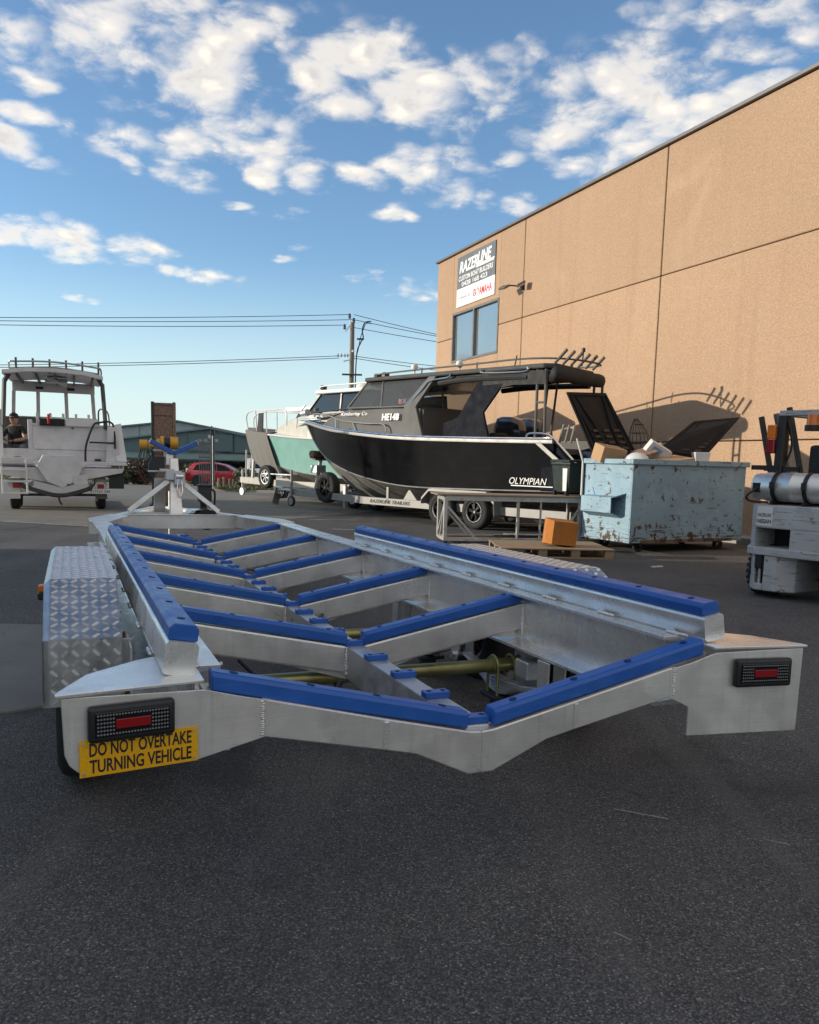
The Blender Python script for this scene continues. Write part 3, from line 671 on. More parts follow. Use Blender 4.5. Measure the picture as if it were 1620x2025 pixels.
# rear transom: swept box halves, outer plates
for s in (-1, 1):
    st = [(0.0, .14, .478, .338), (.045, .14, .482, .338), (.24, .125, .531, .432), (.34, .118, .556, .457), (.735, .095, .655 if s > 0 else .66, .548)]
    b = MB(); b.loft([[(s*u, v-.02, t), (s*u, v-.02, bt), (s*u, v+.055, bt), (s*u, v+.055, t)] for u, v, t, bt in st])
    tb = b.build('transom_beam', 'alu', tr, bevel=.004)
    # skid on the transom
    b = MB(); a0 = Vector((s*.048, .16, .4905)); a1 = Vector((s*.875, .118, .690))
    b.loft([[(p.x, p.y+dy, p.z+dz) for dy, dz in ((-.034, 0), (.036, 0), (.036, .046), (.028, .056), (-.026, .056), (-.034, .046))] for p in (a0, a1)])
    b.build('skid', 'blue', tb, bevel=.004)
    R = Matrix.Rotation(-s*math.atan2(.1995, .827), 3, 'Y'); bolt_holes([a0.lerp(a1, t)+Vector((0, 0, .0566)) for t in (.1, .38, .64, .92)], R, tb, .013)
    weld_bead((s*.735, .073, .555), (s*.735, .073, .655), 9, .007, tb)
    b = MB(); b.box((s*.345, .0955, .507), (.016, .006, .088)); b.build('seam', 'alu_bright', tb, bevel=.0025, seg=2)
    # carrier under the outer end of the skid
    b = MB(); b.loft([[(s*u, .10, t), (s*u, .10, t-.05), (s*u, .16, t-.05), (s*u, .16, t)] for u, t in ((.735, .658), (.90, .697))]); b.build('transom_end', 'alu', tr)
    # tail plate
    vv = lambda u: .078-.078*(u-.72)/.53
    if s > 0: pol = [(.72, .648), (.80, .668), (.90, .702), (1.262, .712), (1.255, .400), (.80, .402), (.80, .508), (.72, .547)]
    else: pol = [(.72, .655), (.80, .676), (.90, .706), (1.262, .724), (1.255, .575), (1.245, .548), (1.225, .527), (1.195, .514), (.92, .512), (.72, .55)]
    b = MB(); b.plate([(s*u, vv(u), w) for u, w in pol], .008); b.build('tail_plate', 'alu', tr, bevel=.0015)
    wt = .7155 if s > 0 else .7265
    top = [(.90, .058), (1.275, -.012), (1.275, .012), (1.20, .19), (1.06, .33), (.95, .40), (.90, .40)]
    b = MB(); b.plate([(s*u, v, wt+.004+(min(0, u-.95))*.06) for u, v in top], .009); b.build('deck_plate', 'alu_bright', tr, bevel=.002)
    # lamp
    u0, u1, w0, w1 = (.968, 1.200, .578, .682) if s > 0 else (.985, 1.203, .604, .700)
    uc, wc = (u0+u1)/2, (w0+w1)/2; rz = s*math.atan2(-.078, .53)
    lamp = bpy.data.objects.new('tail_light', None); C.objects.link(lamp); lamp.parent = tr; lamp.location = (s*uc, vv(uc)-.004, wc); lamp.rotation_euler = (0, 0, rz)
    W, H = u1-u0, w1-w0
    b = MB(); b.box((0, -.014, 0), (W, .028, H)); b.build('housing', 'black', lamp, bevel=.012, seg=3, smooth=True, angle=60)
    b = MB(); b.box((0, -.0295, 0), (W*.86, .004, H*.66)); b.build('lens', 'black_gloss', lamp, bevel=.0015)
    b = MB()
    for ix in range(24):
        for iz in range(6):
            x = (-.5+(ix+.5)/24)*W*.83; z = (-.5+(iz+.5)/6)*H*.62
            if abs(x) < W*.215 and abs(z) < H*.17: continue
            b.lathe([(0, .0034), (.0016, .0026), (.0026, .0004)], (x, -.0312, z), (0, -1, 0), 6)
    kind(b.build('led_cells', 'led', lamp, smooth=True), 'stuff')
    b = MB(); b.box((0, -.0325, 0), (W*.40, .005, H*.25)); b.build('reflector', 'red_lens', lamp, bevel=.001)
# warning plate
wp = bpy.data.objects.new('warning_plate', None); C.objects.link(wp); wp.parent = tr; wp.location = (-1.07, vv(1.07)-.0075, .5605); wp.rotation_euler = (0, 0, math.atan2(.078, .53))
b = MB(); b.box((0, 0, 0), (.304, .0025, .097)); b.build('plate', 'plate_yellow', wp, bevel=.001)
lettering('DO NOT OVERTAKE', 'ink', wp, (-.128, -.0013, .004), (1, 0, 0), (0, 0, 1), .262, .036, ext=.0003, bold=.022)
lettering('TURNING VEHICLE', 'ink', wp, (-.128, -.0013, -.040), (1, 0, 0), (0, 0, 1), .262, .036, ext=.0003, bold=.022)
for x in (-.142, .142):
    for z in (-.039, .039):
        b = MB(); b.cyl((x, -.001, z), (x, -.004, z), .0042, .0036, 10); b.build('screw', 'galv', wp)
# mudguards of tread plate
def tread_bars(b, o, ex, ey, w, h, pitch=.034, bl=.026, seed=0):
    o = Vector(o); ex = Vector(ex).normalized(); ey = Vector(ey).normalized(); nz = ex.cross(ey)
    if nz.length < .5: return
    nx = int(w/pitch); ny = int(h/pitch)
    for i in range(nx):
        for j in range(ny):
            sgn2 = 1 if (i+j) % 2 else -1
            c = o+ex*((i+.5)*w/nx)+ey*((j+.5)*h/ny)
            dl = (ex+ey*sgn2).normalized(); dw = (ey-ex*sgn2).normalized()
            for k in range(5):
                cc = c+dw*((k-2)*.0062); l = bl/2*(1-.10*abs(k-2)); wd = .0023
                b.add([cc-dl*l, cc-dw*wd, cc+dl*l, cc+dw*wd, cc-dl*l*.55+nz*.0019, cc+dl*l*.55+nz*.0019], [(0, 1, 4), (1, 5, 4), (1, 2, 5), (2, 3, 5), (3, 4, 5), (3, 0, 4)])
for s in (-1, 1):
    ui, uo = 1.062, 1.335; ch = .022
    prof = [(.985, .425), (.99, .672), (1.34, .85), (2.72, .85), (3.05, .672), (3.06, .425)]
    gm = MB(); bars = MB()
    gm.loft([[(s*ui, y, z), (s*(uo-ch), y, z), (s*uo, y+(.012 if i < 2 else (-.012 if i > 3 else 0)), z-(ch if 1 < i < 4 else .004))] for i, (y, z) in enumerate(prof)], closed=False, cap=False)
    # outer skirt
    skirt = [(s*uo, y, z-(ch if 1 < i < 4 else .004)) for i, (y, z) in enumerate(prof)]; sk2 = [(s*uo, 2.9, .62), (s*uo, 1.15, .62)]
    gm.add([*skirt, (s*uo, 2.98, .56), (s*uo, 2.75, .76), (s*uo, 1.28, .76), (s*uo, 1.05, .56)], [(0, 1, 9), (0, 9, 9)][:1]+[(1, 2, 8, 9), (2, 3, 7, 8), (3, 4, 6, 7), (4, 5, 6)])
    gd = gm.build('mudguard', 'tread_base', tr)
    for i in range(len(prof)-1):
        y0, z0 = prof[i]; y1, z1 = prof[i+1]; L_ = math.hypot(y1-y0, z1-z0)
        e = (0, y1-y0, z1-z0)
        exv = Vector((s, 0, 0)); o0 = Vector((s*ui, y0, z0)); nrm = exv.cross(Vector(e))
        out = Vector((0, -(z1-z0), (y1-y0))).normalized()
        if nrm.dot(out) < 0: exv = -exv; o0 = Vector((s*(uo-ch), y0, z0))
        tread_bars(bars, o0+out*.0004, exv, e, uo-ch-ui, L_)
    kind(bars.build('tread_pattern', 'tread', gd), 'stuff')
    b = MB(); b.box((s*1.045, 1.03, .60), (.05, .012, .12)); b.box((s*1.02, 1.06, .60), (.008, .07, .13)); b.build('guard_bracket', 'galv', tr, bevel=.002)
    b = MB(); b.box((s*1.36, 1.9, .70), (.035, .05, .035)); sl = b.build('side_marker', 'black', tr, bevel=.006)
    b = MB(); b.box((s*1.36, 1.9, .735), (.03, .045, .035)); b.build('lens', 'orange_lens', sl, bevel=.006)
    b = MB(); b.box((s*1.035, 1.35, .60), (.012, .02, .05)); b.build('marker_light', 'orange_lens', tr, bevel=.003)
    b = MB(); b.box((s*1.035, 1.02, .55), (.006, .25, .20)); b.build('guard_stay', 'alu', tr)
    for y in (1.42, 2.36): wheel(tr, (s*1.188, y, .345), .325, .21, s, 'rim', .6, 6)
# axles, springs, hangers
for y in (1.42, 2.36):
    b = MB(); b.cyl((-1.04, y+.05, .335), (1.04, y+.05, .335), .034, n=18); ax_ = b.build('axle', 'gold', tr, smooth=True)
    for cx_ in (-.93, -.78, .78, .93):
        b = MB(); b.cyl((cx_-.02, y+.05, .335), (cx_+.02, y+.05, .335), .047, n=16); b.build('collar', 'gold', ax_, smooth=True)
    b = MB(); b.box((.30, y+.05, .285), (.09, .006, .11)); b.build('brake_line_tab', 'gold', ax_)
    for s in (-1, 1):
        for k in range(5):
            l = .40-.06*k
            b = MB(); b.loft([[(s*(.83+dx), y+.05+t*l, .255-.017*k+.045*(t*t)+dz) for dx, dz in ((-.03, 0), (.03, 0), (.03, .013), (-.03, .013))] for t in (-1, -.6, -.2, .2, .6, 1)]); b.build('leaf_spring', 'galv', tr, bevel=.002)
        b = MB()
        for dx in (-.05, .05):
            b.tube([(s*.83+dx, y+.0, .185)]+arc((s*.83+dx, y+.05, .335), .052, PI, 0, 8, 'yz')+[(s*.83+dx, y+.102, .185)], .0065, 8)
        b.build('u_bolt', 'gold', tr, smooth=True)
        b = MB(); b.box((s*.83, y+.05, .175), (.16, .16, .02)); b.box((s*.83, y+.05, .135), (.06, .12, .06)); b.build('spring_plate', 'black', tr, bevel=.003)
    for s in (-1, 1):
        b = MB(); b.cyl((s*.99, y+.05, .335), (s*1.02, y+.05, .335), .15, n=26); b.cyl((s*.93, y+.0, .40), (s*1.0, y+.0, .40), .04, n=12); b.build('brake_disc', 'galv', tr, smooth=True)
for s in (-1, 1):
    for y in (1.0, 1.93, 2.86):
        b = MB()
        for dx in (-.045, .045):
            b.prism([(y-.05, .46), (y+.05, .46), (y+.045, .30), (y+.02, .262), (y-.02, .262), (y-.045, .30)], 0, s*.83+dx-.005, s*.83+dx+.005)
        hg = b.build('spring_hanger', 'alu', tr, bevel=.002)
        b = MB(); b.cyl((s*.83-.065, y, .292), (s*.83+.065, y, .292), .012, n=10); b.cyl((s*.83-.068, y, .292), (s*.83-.05, y, .292), .02, n=6); b.cyl((s*.83+.068, y, .292), (s*.83+.05, y, .292), .02, n=6); b.build('bolt', 'galv', hg)
    b = MB(); b.box((s*.83, 1.22, .37), (.07, .12, .09)); b.build('slipper', 'galv', tr, bevel=.006)
    b = MB(); b.box((s*1.045, 1.45, .43), (.006, .5, .09)); b.build('inner_skirt', 'tread', tr)
# brake hoses and wiring
for pts, r, m in (([(.02, 3.2, .32), (.25, 2.95, .36), (.16, 2.5, .44), (-.05, 2.1, .42), (-.12, 1.8, .30)], .011, 'black'), ([(.06, 3.1, .30), (.22, 2.8, .34), (.12, 2.35, .42), (-.02, 2.0, .36)], .009, 'black'),
                  ([(-.45, 1.9, .34), (-.38, 1.7, .28), (-.28, 1.5, .22), (-.18, 1.3, .25), (-.1, 1.3, .36)], .013, 'black'), ([(.9, 2.4, .4), (.75, 2.2, .25), (.6, 2.3, .22), (.55, 2.48, .31)], .006, 'black'),
                  ([(-.06, 1.62, .36), (-.1, 1.2, .24), (-.03, .9, .26), (-.02, .6, .34)], .009, 'black'), ([(.5, 6.4, .42), (.2, 5.4, .40), (.4, 4.6, .42), (.1, 3.9, .40)], .006, 'black')):
    b = MB(); b.tube(smooth_path(pts), r, 8); b.build('hose', m, tr, smooth=True)
b = MB(); b.cyl((-.02, 2.42, .33), (-.02, 2.42, .46), .012); b.box((-.02, 2.42, .44), (.05, .03, .02)); b.build('brake_tee', 'gold', tr)
# rail chocks near the left rear
b = MB(); b.box((-.86, .36, .68), (.04, .05, .06)); b.cyl((-.88, .36, .69), (-.80, .36, .70), .008); b.build('cable_clamp', 'galv', tr)
# front cross members and winch post
b = MB(); b.box((0, 8.06, .64), (1.46, .012, .165)); b.box((0, 8.06, .7275), (1.46, .07, .012)); b.build('front_cross_beam', 'alu', tr, bevel=.002)
b = MB(); b.box((0, 8.75, .66), (1.0, .06, .12)); b.build('front_cross_beam', 'alu', tr, bevel=.004)
b = MB(); b.loft([[(x*w, y+z2*d, z) for x, z2 in ((-1, -1), (1, -1), (1, 1), (-1, 1))] for (y, z, w, d) in ((8.42, .60, .085, .06), (8.62, 1.10, .058, .05), (8.72, 1.42, .050, .045))])
post = b.build('winch_post', 'alu', tr, bevel=.006)
b = MB(); b.loft([[(-.16+x*.07, y+z2*.04, z) for x, z2 in ((-1, -1), (1, -1), (1, 1), (-1, 1))] for (y, z) in ((8.95, .66), (8.80, 1.16))]); b.build('post_stay', 'alu', tr, bevel=.004)
for s in (-1, 1):
    b = MB(); b.bar((s*.56, 8.62, .735), (s*.07, 8.66, 1.13), .06, .09, (0, 1, 0)); b.build('post_brace', 'alu', tr, bevel=.006)
b = MB(); b.box((-.02, 8.58, 1.20), (.20, .12, .12)); b.box((.05, 8.53, 1.16), (.13, .06, .16)); b.box((-.10, 8.6, 1.26), (.18, .1, .04)); hw = b.build('winch_bracket', 'galv', tr, bevel=.006)
b = MB(); b.cyl((.0, 8.49, 1.19), (.09, 8.49, 1.19), .03, n=14); b.tube(smooth_path([(.03, 8.49, 1.15), (.02, 8.48, 1.02), (.05, 8.48, .93), (.08, 8.48, 1.0), (.07, 8.49, 1.13)]), .008, 8); b.build('strap_hook', 'chrome', hw, smooth=True)
for s in (-1, 1):
    b = MB(); b.bar((s*.002, 8.72, 1.48), (s*.285, 8.72, 1.625), .13, .055, (0, 0, 1)); vb = b.build('vee_block', 'blue', tr, bevel=.006)
    Rv = Matrix.Rotation(-s*.473, 3, 'Y'); bolt_holes([(s*x, 8.72+dy, 1.48+.512*x+.0315) for x in (.06, .13, .20) for dy in (-.03, .03)], Rv, vb, .011)
    b = MB(); b.bar((s*.288, 8.72, 1.627), (s*.294, 8.72, 1.630), .13, .06, (0, 0, 1)); b.build('end_cap', 'plastic_white', vb)
b = MB(); b.box((-.05, 8.75, 1.40), (.09, .06, .14)); b.build('vee_stem', 'alu', tr, bevel=.004)
# electric winch in yellow
wi = thing('electric_winch', 'yellow and black electric winch sitting on the trailer post', 'winch', (0, 0, 0), 0)
wi.location = Vector((.296, 2.443, 0))+_N*-.075+_T*8.98+_Z*1.60; wi.rotation_euler = (0, 0, .397-.1)
wi.scale = (.62, .8, .8)
b = MB(); b.cyl((.10, 0, .02), (.26, 0, .02), .105, .10, 20); b.build('motor', 'winch_yellow', wi, bevel=.008, smooth=True)
b = MB(); b.cyl((-.02, 0, .02), (.095, 0, .02), .085, n=20); b.build('drum', 'black', wi, smooth=True)
b = MB(); b.cyl((-.10, 0, .02), (-.03, 0, .02), .11, .11, 20); b.cyl((-.18, 0, .0), (-.105, 0, .0), .085, .09, 20); b.build('gearbox', 'winch_yellow', wi, bevel=.006, smooth=True)
b = MB(); b.cyl((-.52, .02, -.02), (-.36, .02, -.02), .085, n=20); b.box((-.27, .02, .0), (.16, .12, .10)); b.build('solenoid_box', 'winch_yellow', wi, bevel=.008)
b = MB(); b.box((0, 0, -.10), (.5, .14, .03)); b.bar((0, 0, -.1), (0, -.15, -.22), .08, .05); b.build('base', 'galv', wi)
b = MB(); rr = random.Random(9)
for k in range(9):
    x0 = rr.uniform(-.5, -.2); x1 = rr.uniform(-.45, -.05); dz = rr.uniform(.28, .62)
    b.tube(smooth_path([(x0, -.02, -.08), (x0-.05+rr.uniform(-.06, .06), -.04, -.08-dz*.6), ((x0+x1)/2, -.05+rr.uniform(-.05, .05), -.08-dz), (x1+.05, -.04, -.08-dz*.5), (x1, -.02, -.10)], 5), .007, 6)
b.build('cable', 'black', wi, smooth=True)
b = MB(); b.tube(smooth_path([(-.5, 0, -.1), (-.55, -.02, -.4), (-.42, -.02, -.62), (-.2, 0, -.68)]), .006, 6); b.build('cable', 'letter_red', wi, smooth=True)
# gear lying on the drawbar: black brake box on a stem, tool box, spare mudguard
bx_ = thing('brake_controller', 'black box with a hose standing on the trailer drawbar', 'control box', (0, 0, 0), 0)
bx_.location = Vector((.296, 2.443, 0))+_N*.42+_T*8.9+_Z*.66; bx_.rotation_euler = (0, 0, .397)
b = MB(); b.box((0, 0, .30), (.17, .13, .20)); b.box((0, 0, .41), (.19, .15, .03)); b.build('case', 'black', bx_, bevel=.008)
b = MB(); b.box((-.02, .0, .1), (.08, .08, .24)); b.build('stem', 'black', bx_)
b = MB(); b.tube(smooth_path([(.08, 0, .36), (.13, 0, .33), (.13, 0, .18), (.10, 0, .04)]), .014, 8); b.build('hose', 'black', bx_, smooth=True)
gb = thing('winch_control_box', 'small black box on the bracket beside the trailer post', 'control box', (0, 0, 0), 0)
gb.location = Vector((.296, 2.443, 0))+_N*-.215+_T*8.74+_Z*1.26; gb.rotation_euler = (0, 0, .397)
b = MB(); b.prism([(-.09, .0), (.10, .0), (.10, .17), (-.05, .17), (-.09, .08)], 1, -.05, .05); b.build('case', 'black', gb, bevel=.005)
b = MB(); b.box((0, 0, -.012), (.2, .1, .02)); b.build('shelf', 'galv', gb)
sp_ = thing('loose_mudguard', 'shiny folded aluminium mudguard lying inside the drawbar', 'mudguard', (0, 0, 0), 0)
sp_.location = Vector((.296, 2.443, 0))+_N*.30+_T*8.40+_Z*.66; sp_.rotation_euler = (0, 0, .397)
b = MB(); b.loft([[(x, y, z) for y in (-.16, .16)] for x, z in ((-.28, 0), (-.12, .12), (.12, .12), (.28, 0))], closed=False, cap=False); b.build('panel', 'alu_bright', sp_)
b = MB(); b.cyl((.05, -.17, 0), (.05, .17, 0), .13, n=20); b.build('tyre_roll', 'rubber', sp_, smooth=True)
b = MB(); b.cyl((0, 10.05, .655), (0, 10.75, .655), .04); b.box((0, 10.8, .66), (.09, .2, .07)); b.build('coupling', 'galv', tr, bevel=.006)
b = MB(); b.cyl((.12, 10.2, .10), (.12, 10.2, .95), .03); b.cyl((.09, 10.2, .105), (.15, 10.2, .105), .10, n=18); b.build('jockey_wheel', 'galv', tr, smooth=True)

# ------------------------------------------------------------ boats on trailers
def hull(parent, st, msides, mbottom, n=5, mtop=None, deckz=None, band=None):
    """st: (v, half beam, z gunwale, half chine, z chine, z keel). Sides, bottom, gunwale band, deck."""
    # resample smoothly
    cols = list(zip(*st)); pts = [smooth_path([(c, 0, 0) for c in col], n) for col in cols]
    S = [tuple(pts[k][i].x for k in range(6)) for i in range(len(pts[0]))]
    for s in (-1, 1):
        b = MB(); secs = []
        for v, hb, zg, hc, zc, zk in S:
            row = []
            for t in (0, .25, .5, .75, 1):
                u = hc+(hb-hc)*(t**1.25); z = zc+(zg-zc)*t; row.append((s*u, v, z))
            secs.append(row)
        b.loft(secs, closed=False, cap=False); b.build('hull_side', msides, parent, smooth=True, angle=60)
        b = MB(); secs = []
        for v, hb, zg, hc, zc, zk in S:
            secs.append([(s*hc*t, v, zk+(zc-zk)*(t**1.1)) for t in (0, .33, .66, 1)])
        b.loft(secs, closed=False, cap=False); b.build('hull_bottom', mbottom, parent, smooth=True, angle=60)
        if band:
            b = MB(); b.loft([[(s*(hb+dx), v, zg+dz) for dx, dz in ((-.05, .012), (.02, .012), (.035, -.01), (.03, -band), (-.02, -band))] for v, hb, zg, hc, zc, zk in S]); b.build('gunwale', 'boat_silver_rub', parent, smooth=True, angle=40)
            b = MB(); b.tube([(s*(hb+.028), v, zg+.005) for v, hb, zg, *_ in S], .024, 8); b.build('rub_rail', 'chrome', parent, smooth=True)
        # chine strake
        b = MB(); b.tube([(s*hc, v, zc) for v, hb, zg, hc, zc, zk in S], .014, 6); b.build('chine_strake', mbottom, parent, smooth=True)
    v, hb, zg, hc, zc, zk = S[0]
    b = MB(); b.plate([(-hb, v, zg-.25), (hb, v, zg-.25), (hc, v, zc), (0, v, zk), (-hc, v, zc)], .02); b.build('transom', msides, parent)
    return S
def rail(parent, pts, r, m='chrome', name='rail', n=5):
    b = MB(); b.tube(smooth_path(pts, n), r, 8); return b.build(name, m, parent, smooth=True)
def pane(parent, poly, m='glass_tint', name='window', t=.012):
    b = MB(); b.plate(poly, t); return b.build(name, m, parent)
def posts(parent, segs, r, m, name):
    for a, q in segs:
        b = MB(); b.cyl(a, q, r, n=10); b.build(name, m, parent, smooth=True)

H44 = math.radians(44); HX = Vector((math.cos(H44), math.sin(H44), 0)); HY = Vector((-math.sin(H44), math.cos(H44), 0))
O1 = Vector((2.03, 16.16, 0))*1.06
ob = thing('cabin_boat', 'black hulled cabin boat with grey hardtop, twin outboards and rod holders', 'boat', O1, H44); ob.scale = (1.06, 1.06, 1.06)
ST1 = [(-1.75, 1.15, 1.70, 1.04, .80, .50), (0, 1.17, 1.72, 1.06, .76, .45), (2, 1.15, 1.765, 1.02, .74, .40), (3.4, 1.05, 1.85, .90, .86, .36), (4.6, .86, 1.95, .66, 1.05, .44), (5.6, .56, 2.07, .38, 1.32, .93), (6.3, .28, 2.16, .17, 1.68, 1.50), (6.85, .03, 2.22, .02, 2.14, 2.10)]
S1 = hull(ob, ST1, 'navy', 'boat_silver', band=.075)
b = MB(); b.loft([[(-hb+.04, v, zg-.03), (0, v, zg+.02), (hb-.04, v, zg-.03)] for v, hb, zg, *_ in S1 if v > 1.2], closed=False, cap=False); b.build('foredeck', 'boat_grey', ob)
b = MB(); b.box((0, -.3, .95), (2.0, 2.9, .03)); b.build('cockpit_floor', 'boat_grey', ob)
for s in (-1, 1):
    b = MB(); b.box((s*1.03, -.3, 1.38), (.03, 2.85, .64)); b.build('coaming', 'boat_grey', ob)
# the quarters slope down to the stern platform
for s in (-1, 1):
    b = MB(); b.prism([(-1.75, 1.62), (-1.50, 1.70), (-1.45, .8), (-2.45, .8), (-2.45, .93)], 0, s*1.0, s*1.085); b.build('stern_quarter', 'navy_matt', ob, bevel=.01)
for s in (-1, 1):
    b = MB(); b.bar((s*1.16, -1.40, 1.66), (s*1.16, -2.43, .94), .07, .03, (1, 0, 0)); b.build('quarter_trim', 'boat_silver_rub', ob)
    rail(ob, [(s*1.12, -1.15, 1.73), (s*1.12, -1.20, 1.80), (s*1.12, -1.55, 1.79), (s*1.12, -1.75, 1.70), (s*1.12, -2.35, 1.18)], .018, 'chrome', 'quarter_rail', 4)
b = MB(); b.box((0, -2.1, .86), (2.1, .75, .08)); b.box((0, -1.72, 1.2), (2.1, .05, .7)); b.build('stern_platform', 'boat_grey', ob, bevel=.01)
# cabin trunk
b = MB(); b.loft([[(-w, v, z0), (-w*.95, v, z1-.03), (-w*.6, v, z1+.01), (w*.6, v, z1+.01), (w*.95, v, z1-.03), (w, v, z0)] for v, w, z0, z1 in ((5.75, .36, 2.05, 2.12), (5.1, .62, 1.97, 2.26), (4.1, .90, 1.85, 2.40), (2.8, 1.0, 1.76, 2.385), (1.7, 1.04, 1.70, 2.36))]); b.build('cabin_trunk', 'boat_grey', ob, smooth=True, angle=40)
b = MB(); b.box((0, 1.66, 2.0), (1.9, .03, .62)); b.build('bulkhead', 'boat_grey', ob)
# windscreen and side windows
ZW0, ZW1 = 2.385, 2.93
for s in (-1, 1):
    pane(ob, [(s*.92, 4.03, ZW0+.03), (s*.90, 3.45, ZW1), (s*.905, 2.945, ZW1-.01), (s*.955, 2.945, ZW0+.01)])
    pane(ob, [(s*.958, 2.90, ZW0+.01), (s*.905, 2.90, ZW1-.01), (s*.93, 1.62, ZW1-.04), (s*1.0, 2.05, ZW0)])
    b = MB()
    for a, q in (((s*.93, 4.06, ZW0+.03), (s*.90, 3.45, ZW1)), ((s*.957, 2.92, ZW0), (s*.905, 2.92, ZW1)), ((s*.95, 4.05, ZW0+.015), (s*1.0, 2.02, ZW0-.005))): b.bar(a, q, .035, .04, (1, 0, 0))
    b.build('window_frame', 'boat_grey', ob, bevel=.004)
    # broad raked pillar and rear pillar
    b = MB(); b.plate([(s*1.03, 1.72, 1.72), (s*1.02, 2.14, 2.38), (s*.95, 1.45, 2.98), (s*.95, 1.25, 2.98), (s*1.01, 1.78, 2.36), (s*1.04, 1.52, 1.72)], .07); b.build('front_pillar', 'boat_grey', ob, bevel=.01)
    if s < 0:
        b = MB(); b.plate([(s*1.05, .95, 1.70), (s*1.04, .98, 2.02), (s*1.03, .60, 2.12), (s*.97, .22, 2.72), (s*.96, .05, 2.86), (s*.96, -.62, 2.86), (s*.98, -.42, 2.66), (s*1.03, -.05, 2.2), (s*1.05, -.22, 1.70)], .05); b.build('rear_pillar', 'navy_matt', ob, bevel=.01)
        b = MB(); b.plate([(-.985, .0, 2.90), (-.985, -1.42, 2.90), (-.985, -1.42, 2.66), (-.985, -.7, 2.68), (-.985, -.4, 2.64), (-.985, .05, 2.70)], .03); b.build('valance', 'canvas_black', ob)
    else: posts(ob, [((.98, -.1, 1.7), (.95, -.25, 2.9)), ((.98, .12, 1.7), (.95, -.02, 2.9))], .024, 'boat_grey', 'hardtop_post')
    rail(ob, [(s*1.03, 2.0, 2.40), (s*1.03, 1.6, 2.72), (s*1.01, 1.42, 2.86), (s*1.0, .95, 2.90), (s*1.0, .85, 2.98)], .017, 'chrome', 'grab_rail', 4)
    rail(ob, [(s*1.03, .05, 3.0), (s*1.03, 0, 2.93), (s*1.03, -.95, 2.90), (s*1.03, -1.02, 2.97)], .017, 'chrome', 'grab_rail', 4)
    # roof edge roll of canvas
    b = MB(); b.tube(smooth_path([(s*.97, 1.2, 2.80), (s*.985, .6, 2.83), (s*.985, 0, 2.83), (s*.985, -.5, 2.82), (s*.97, -1.0, 2.80)], 6), .055, 8); b.build('canvas_roll', 'canvas_black', ob, smooth=True)
for x0, x1 in ((-.88, -.31), (-.28, .28), (.31, .88)):
    k0 = 1-.12*abs(x0); k1 = 1-.12*abs(x1)
    pane(ob, [(x0, 4.03+.12*k0, ZW0+.03), (x1, 4.03+.12*k1, ZW0+.03), (x1*.97, 3.42+.1*k1, ZW1), (x0*.97, 3.42+.1*k0, ZW1)], name='windscreen')
b = MB()
for x in (-.295, .295): b.bar((x, 4.10, ZW0+.02), (x*.97, 3.50, ZW1), .035, .03, (1, 0, 0))
b.build('window_frame', 'boat_grey', ob)
rf = [(-.55, 3.72), (.55, 3.72), (.98, 3.45), (1.0, 1.2), (.76, -1.14), (.62, -1.32), (-.80, -1.52), (-.97, -1.34), (-1.0, 1.2), (-.98, 3.45)]
b = MB(); b.prism(rf, 2, 2.94, 3.03); b.build('hardtop', 'roof_grey', ob, bevel=.03, seg=2)
b = MB(); b.prism([(x*.93, y*.97) for x, y in rf], 2, 2.86, 2.942); b.build('hardtop_liner', 'navy', ob, bevel=.02)
b = MB(); b.loft([[(x, -1.52+.05*x+.10*math.cos(a)*r+.02, 2.84+.13*math.sin(a)*r) for a in [2*PI*k/10 for k in range(10)]] for x, r in ((-.96, .7), (-.9, 1), (-.45, .93), (-.1, 1.06), (.3, .95), (.5, 1.0), (.66, .9), (.70, .6))]); b.build('canvas_roll', 'canvas_black', ob, smooth=True, angle=70)
for s in (-1, 1):
    hx = .97 if s < 0 else .80
    posts(ob, [((s*hx, -1.22, 1.66), (s*hx, -1.22, 2.92)), ((s*hx, -1.42, 1.60), (s*hx, -1.40, 2.92))], .026, 'boat_grey', 'hardtop_post')
    posts(ob, [((s*hx, -1.22, 2.35), (s*hx, -1.41, 2.35))], .02, 'boat_grey', 'post_rung')
    rail(ob, [(s*.80, 3.30, 3.04), (s*.82, 3.2, 3.10), (s*.86, 2.0, 3.12), (s*.88, .4, 3.13), (s*.86, -.6, 3.15), (s*.80, -1.15, 3.14), (s*.62, -1.46, 3.13), (s*.3, -1.58, 3.13)], .018, 'boat_grey', 'roof_rail', 5)
    posts(ob, [((s*.88, .3, 3.03), (s*.88, .3, 3.16)), ((s*.86, -.6, 3.03), (s*.87, -.65, 3.22)), ((s*.88, 1.8, 3.03), (s*.86, 1.8, 3.15))], .014, 'boat_grey', 'rail_stanchion')
rail(ob, [(-.32, -1.58, 3.13), (0, -1.60, 3.13), (.32, -1.58, 3.13)], .018, 'boat_grey', 'roof_rail', 4)
for i in range(6):
    x = -.86+.25*i
    b = MB(); b.cyl((x, -1.50+.06*i/5, 3.03), (x-.0, -1.74+.06*i/5, 3.24), .024, .029, 10); b.build('rod_holder', 'boat_grey', ob, smooth=True)
b = MB(); b.cyl((-.05, -1.50, 3.05), (-.05, -1.52, 3.30), .014); b.cyl((-.05, -1.52, 3.30), (-.05, -1.52, 3.37), .035, n=12); b.build('mast_light', 'black', ob, smooth=True)
for x, y in ((-.5, 2.4), (-.4, 1.2)):
    b = MB(); b.cyl((x, y, 3.03), (x, y, 3.17), .018); b.lathe([(0, .02), (.03, .06), (.09, .075), (.14, .06), (.16, .005)], (x, y, 3.15), (0, 0, 1), 16); b.build('antenna_dome', 'plastic_white', ob, smooth=True)
b = MB(); b.box((-.2, -.2, 3.06), (.9, 1.6, .03)); b.build('solar_panel', 'plastic_white', ob)
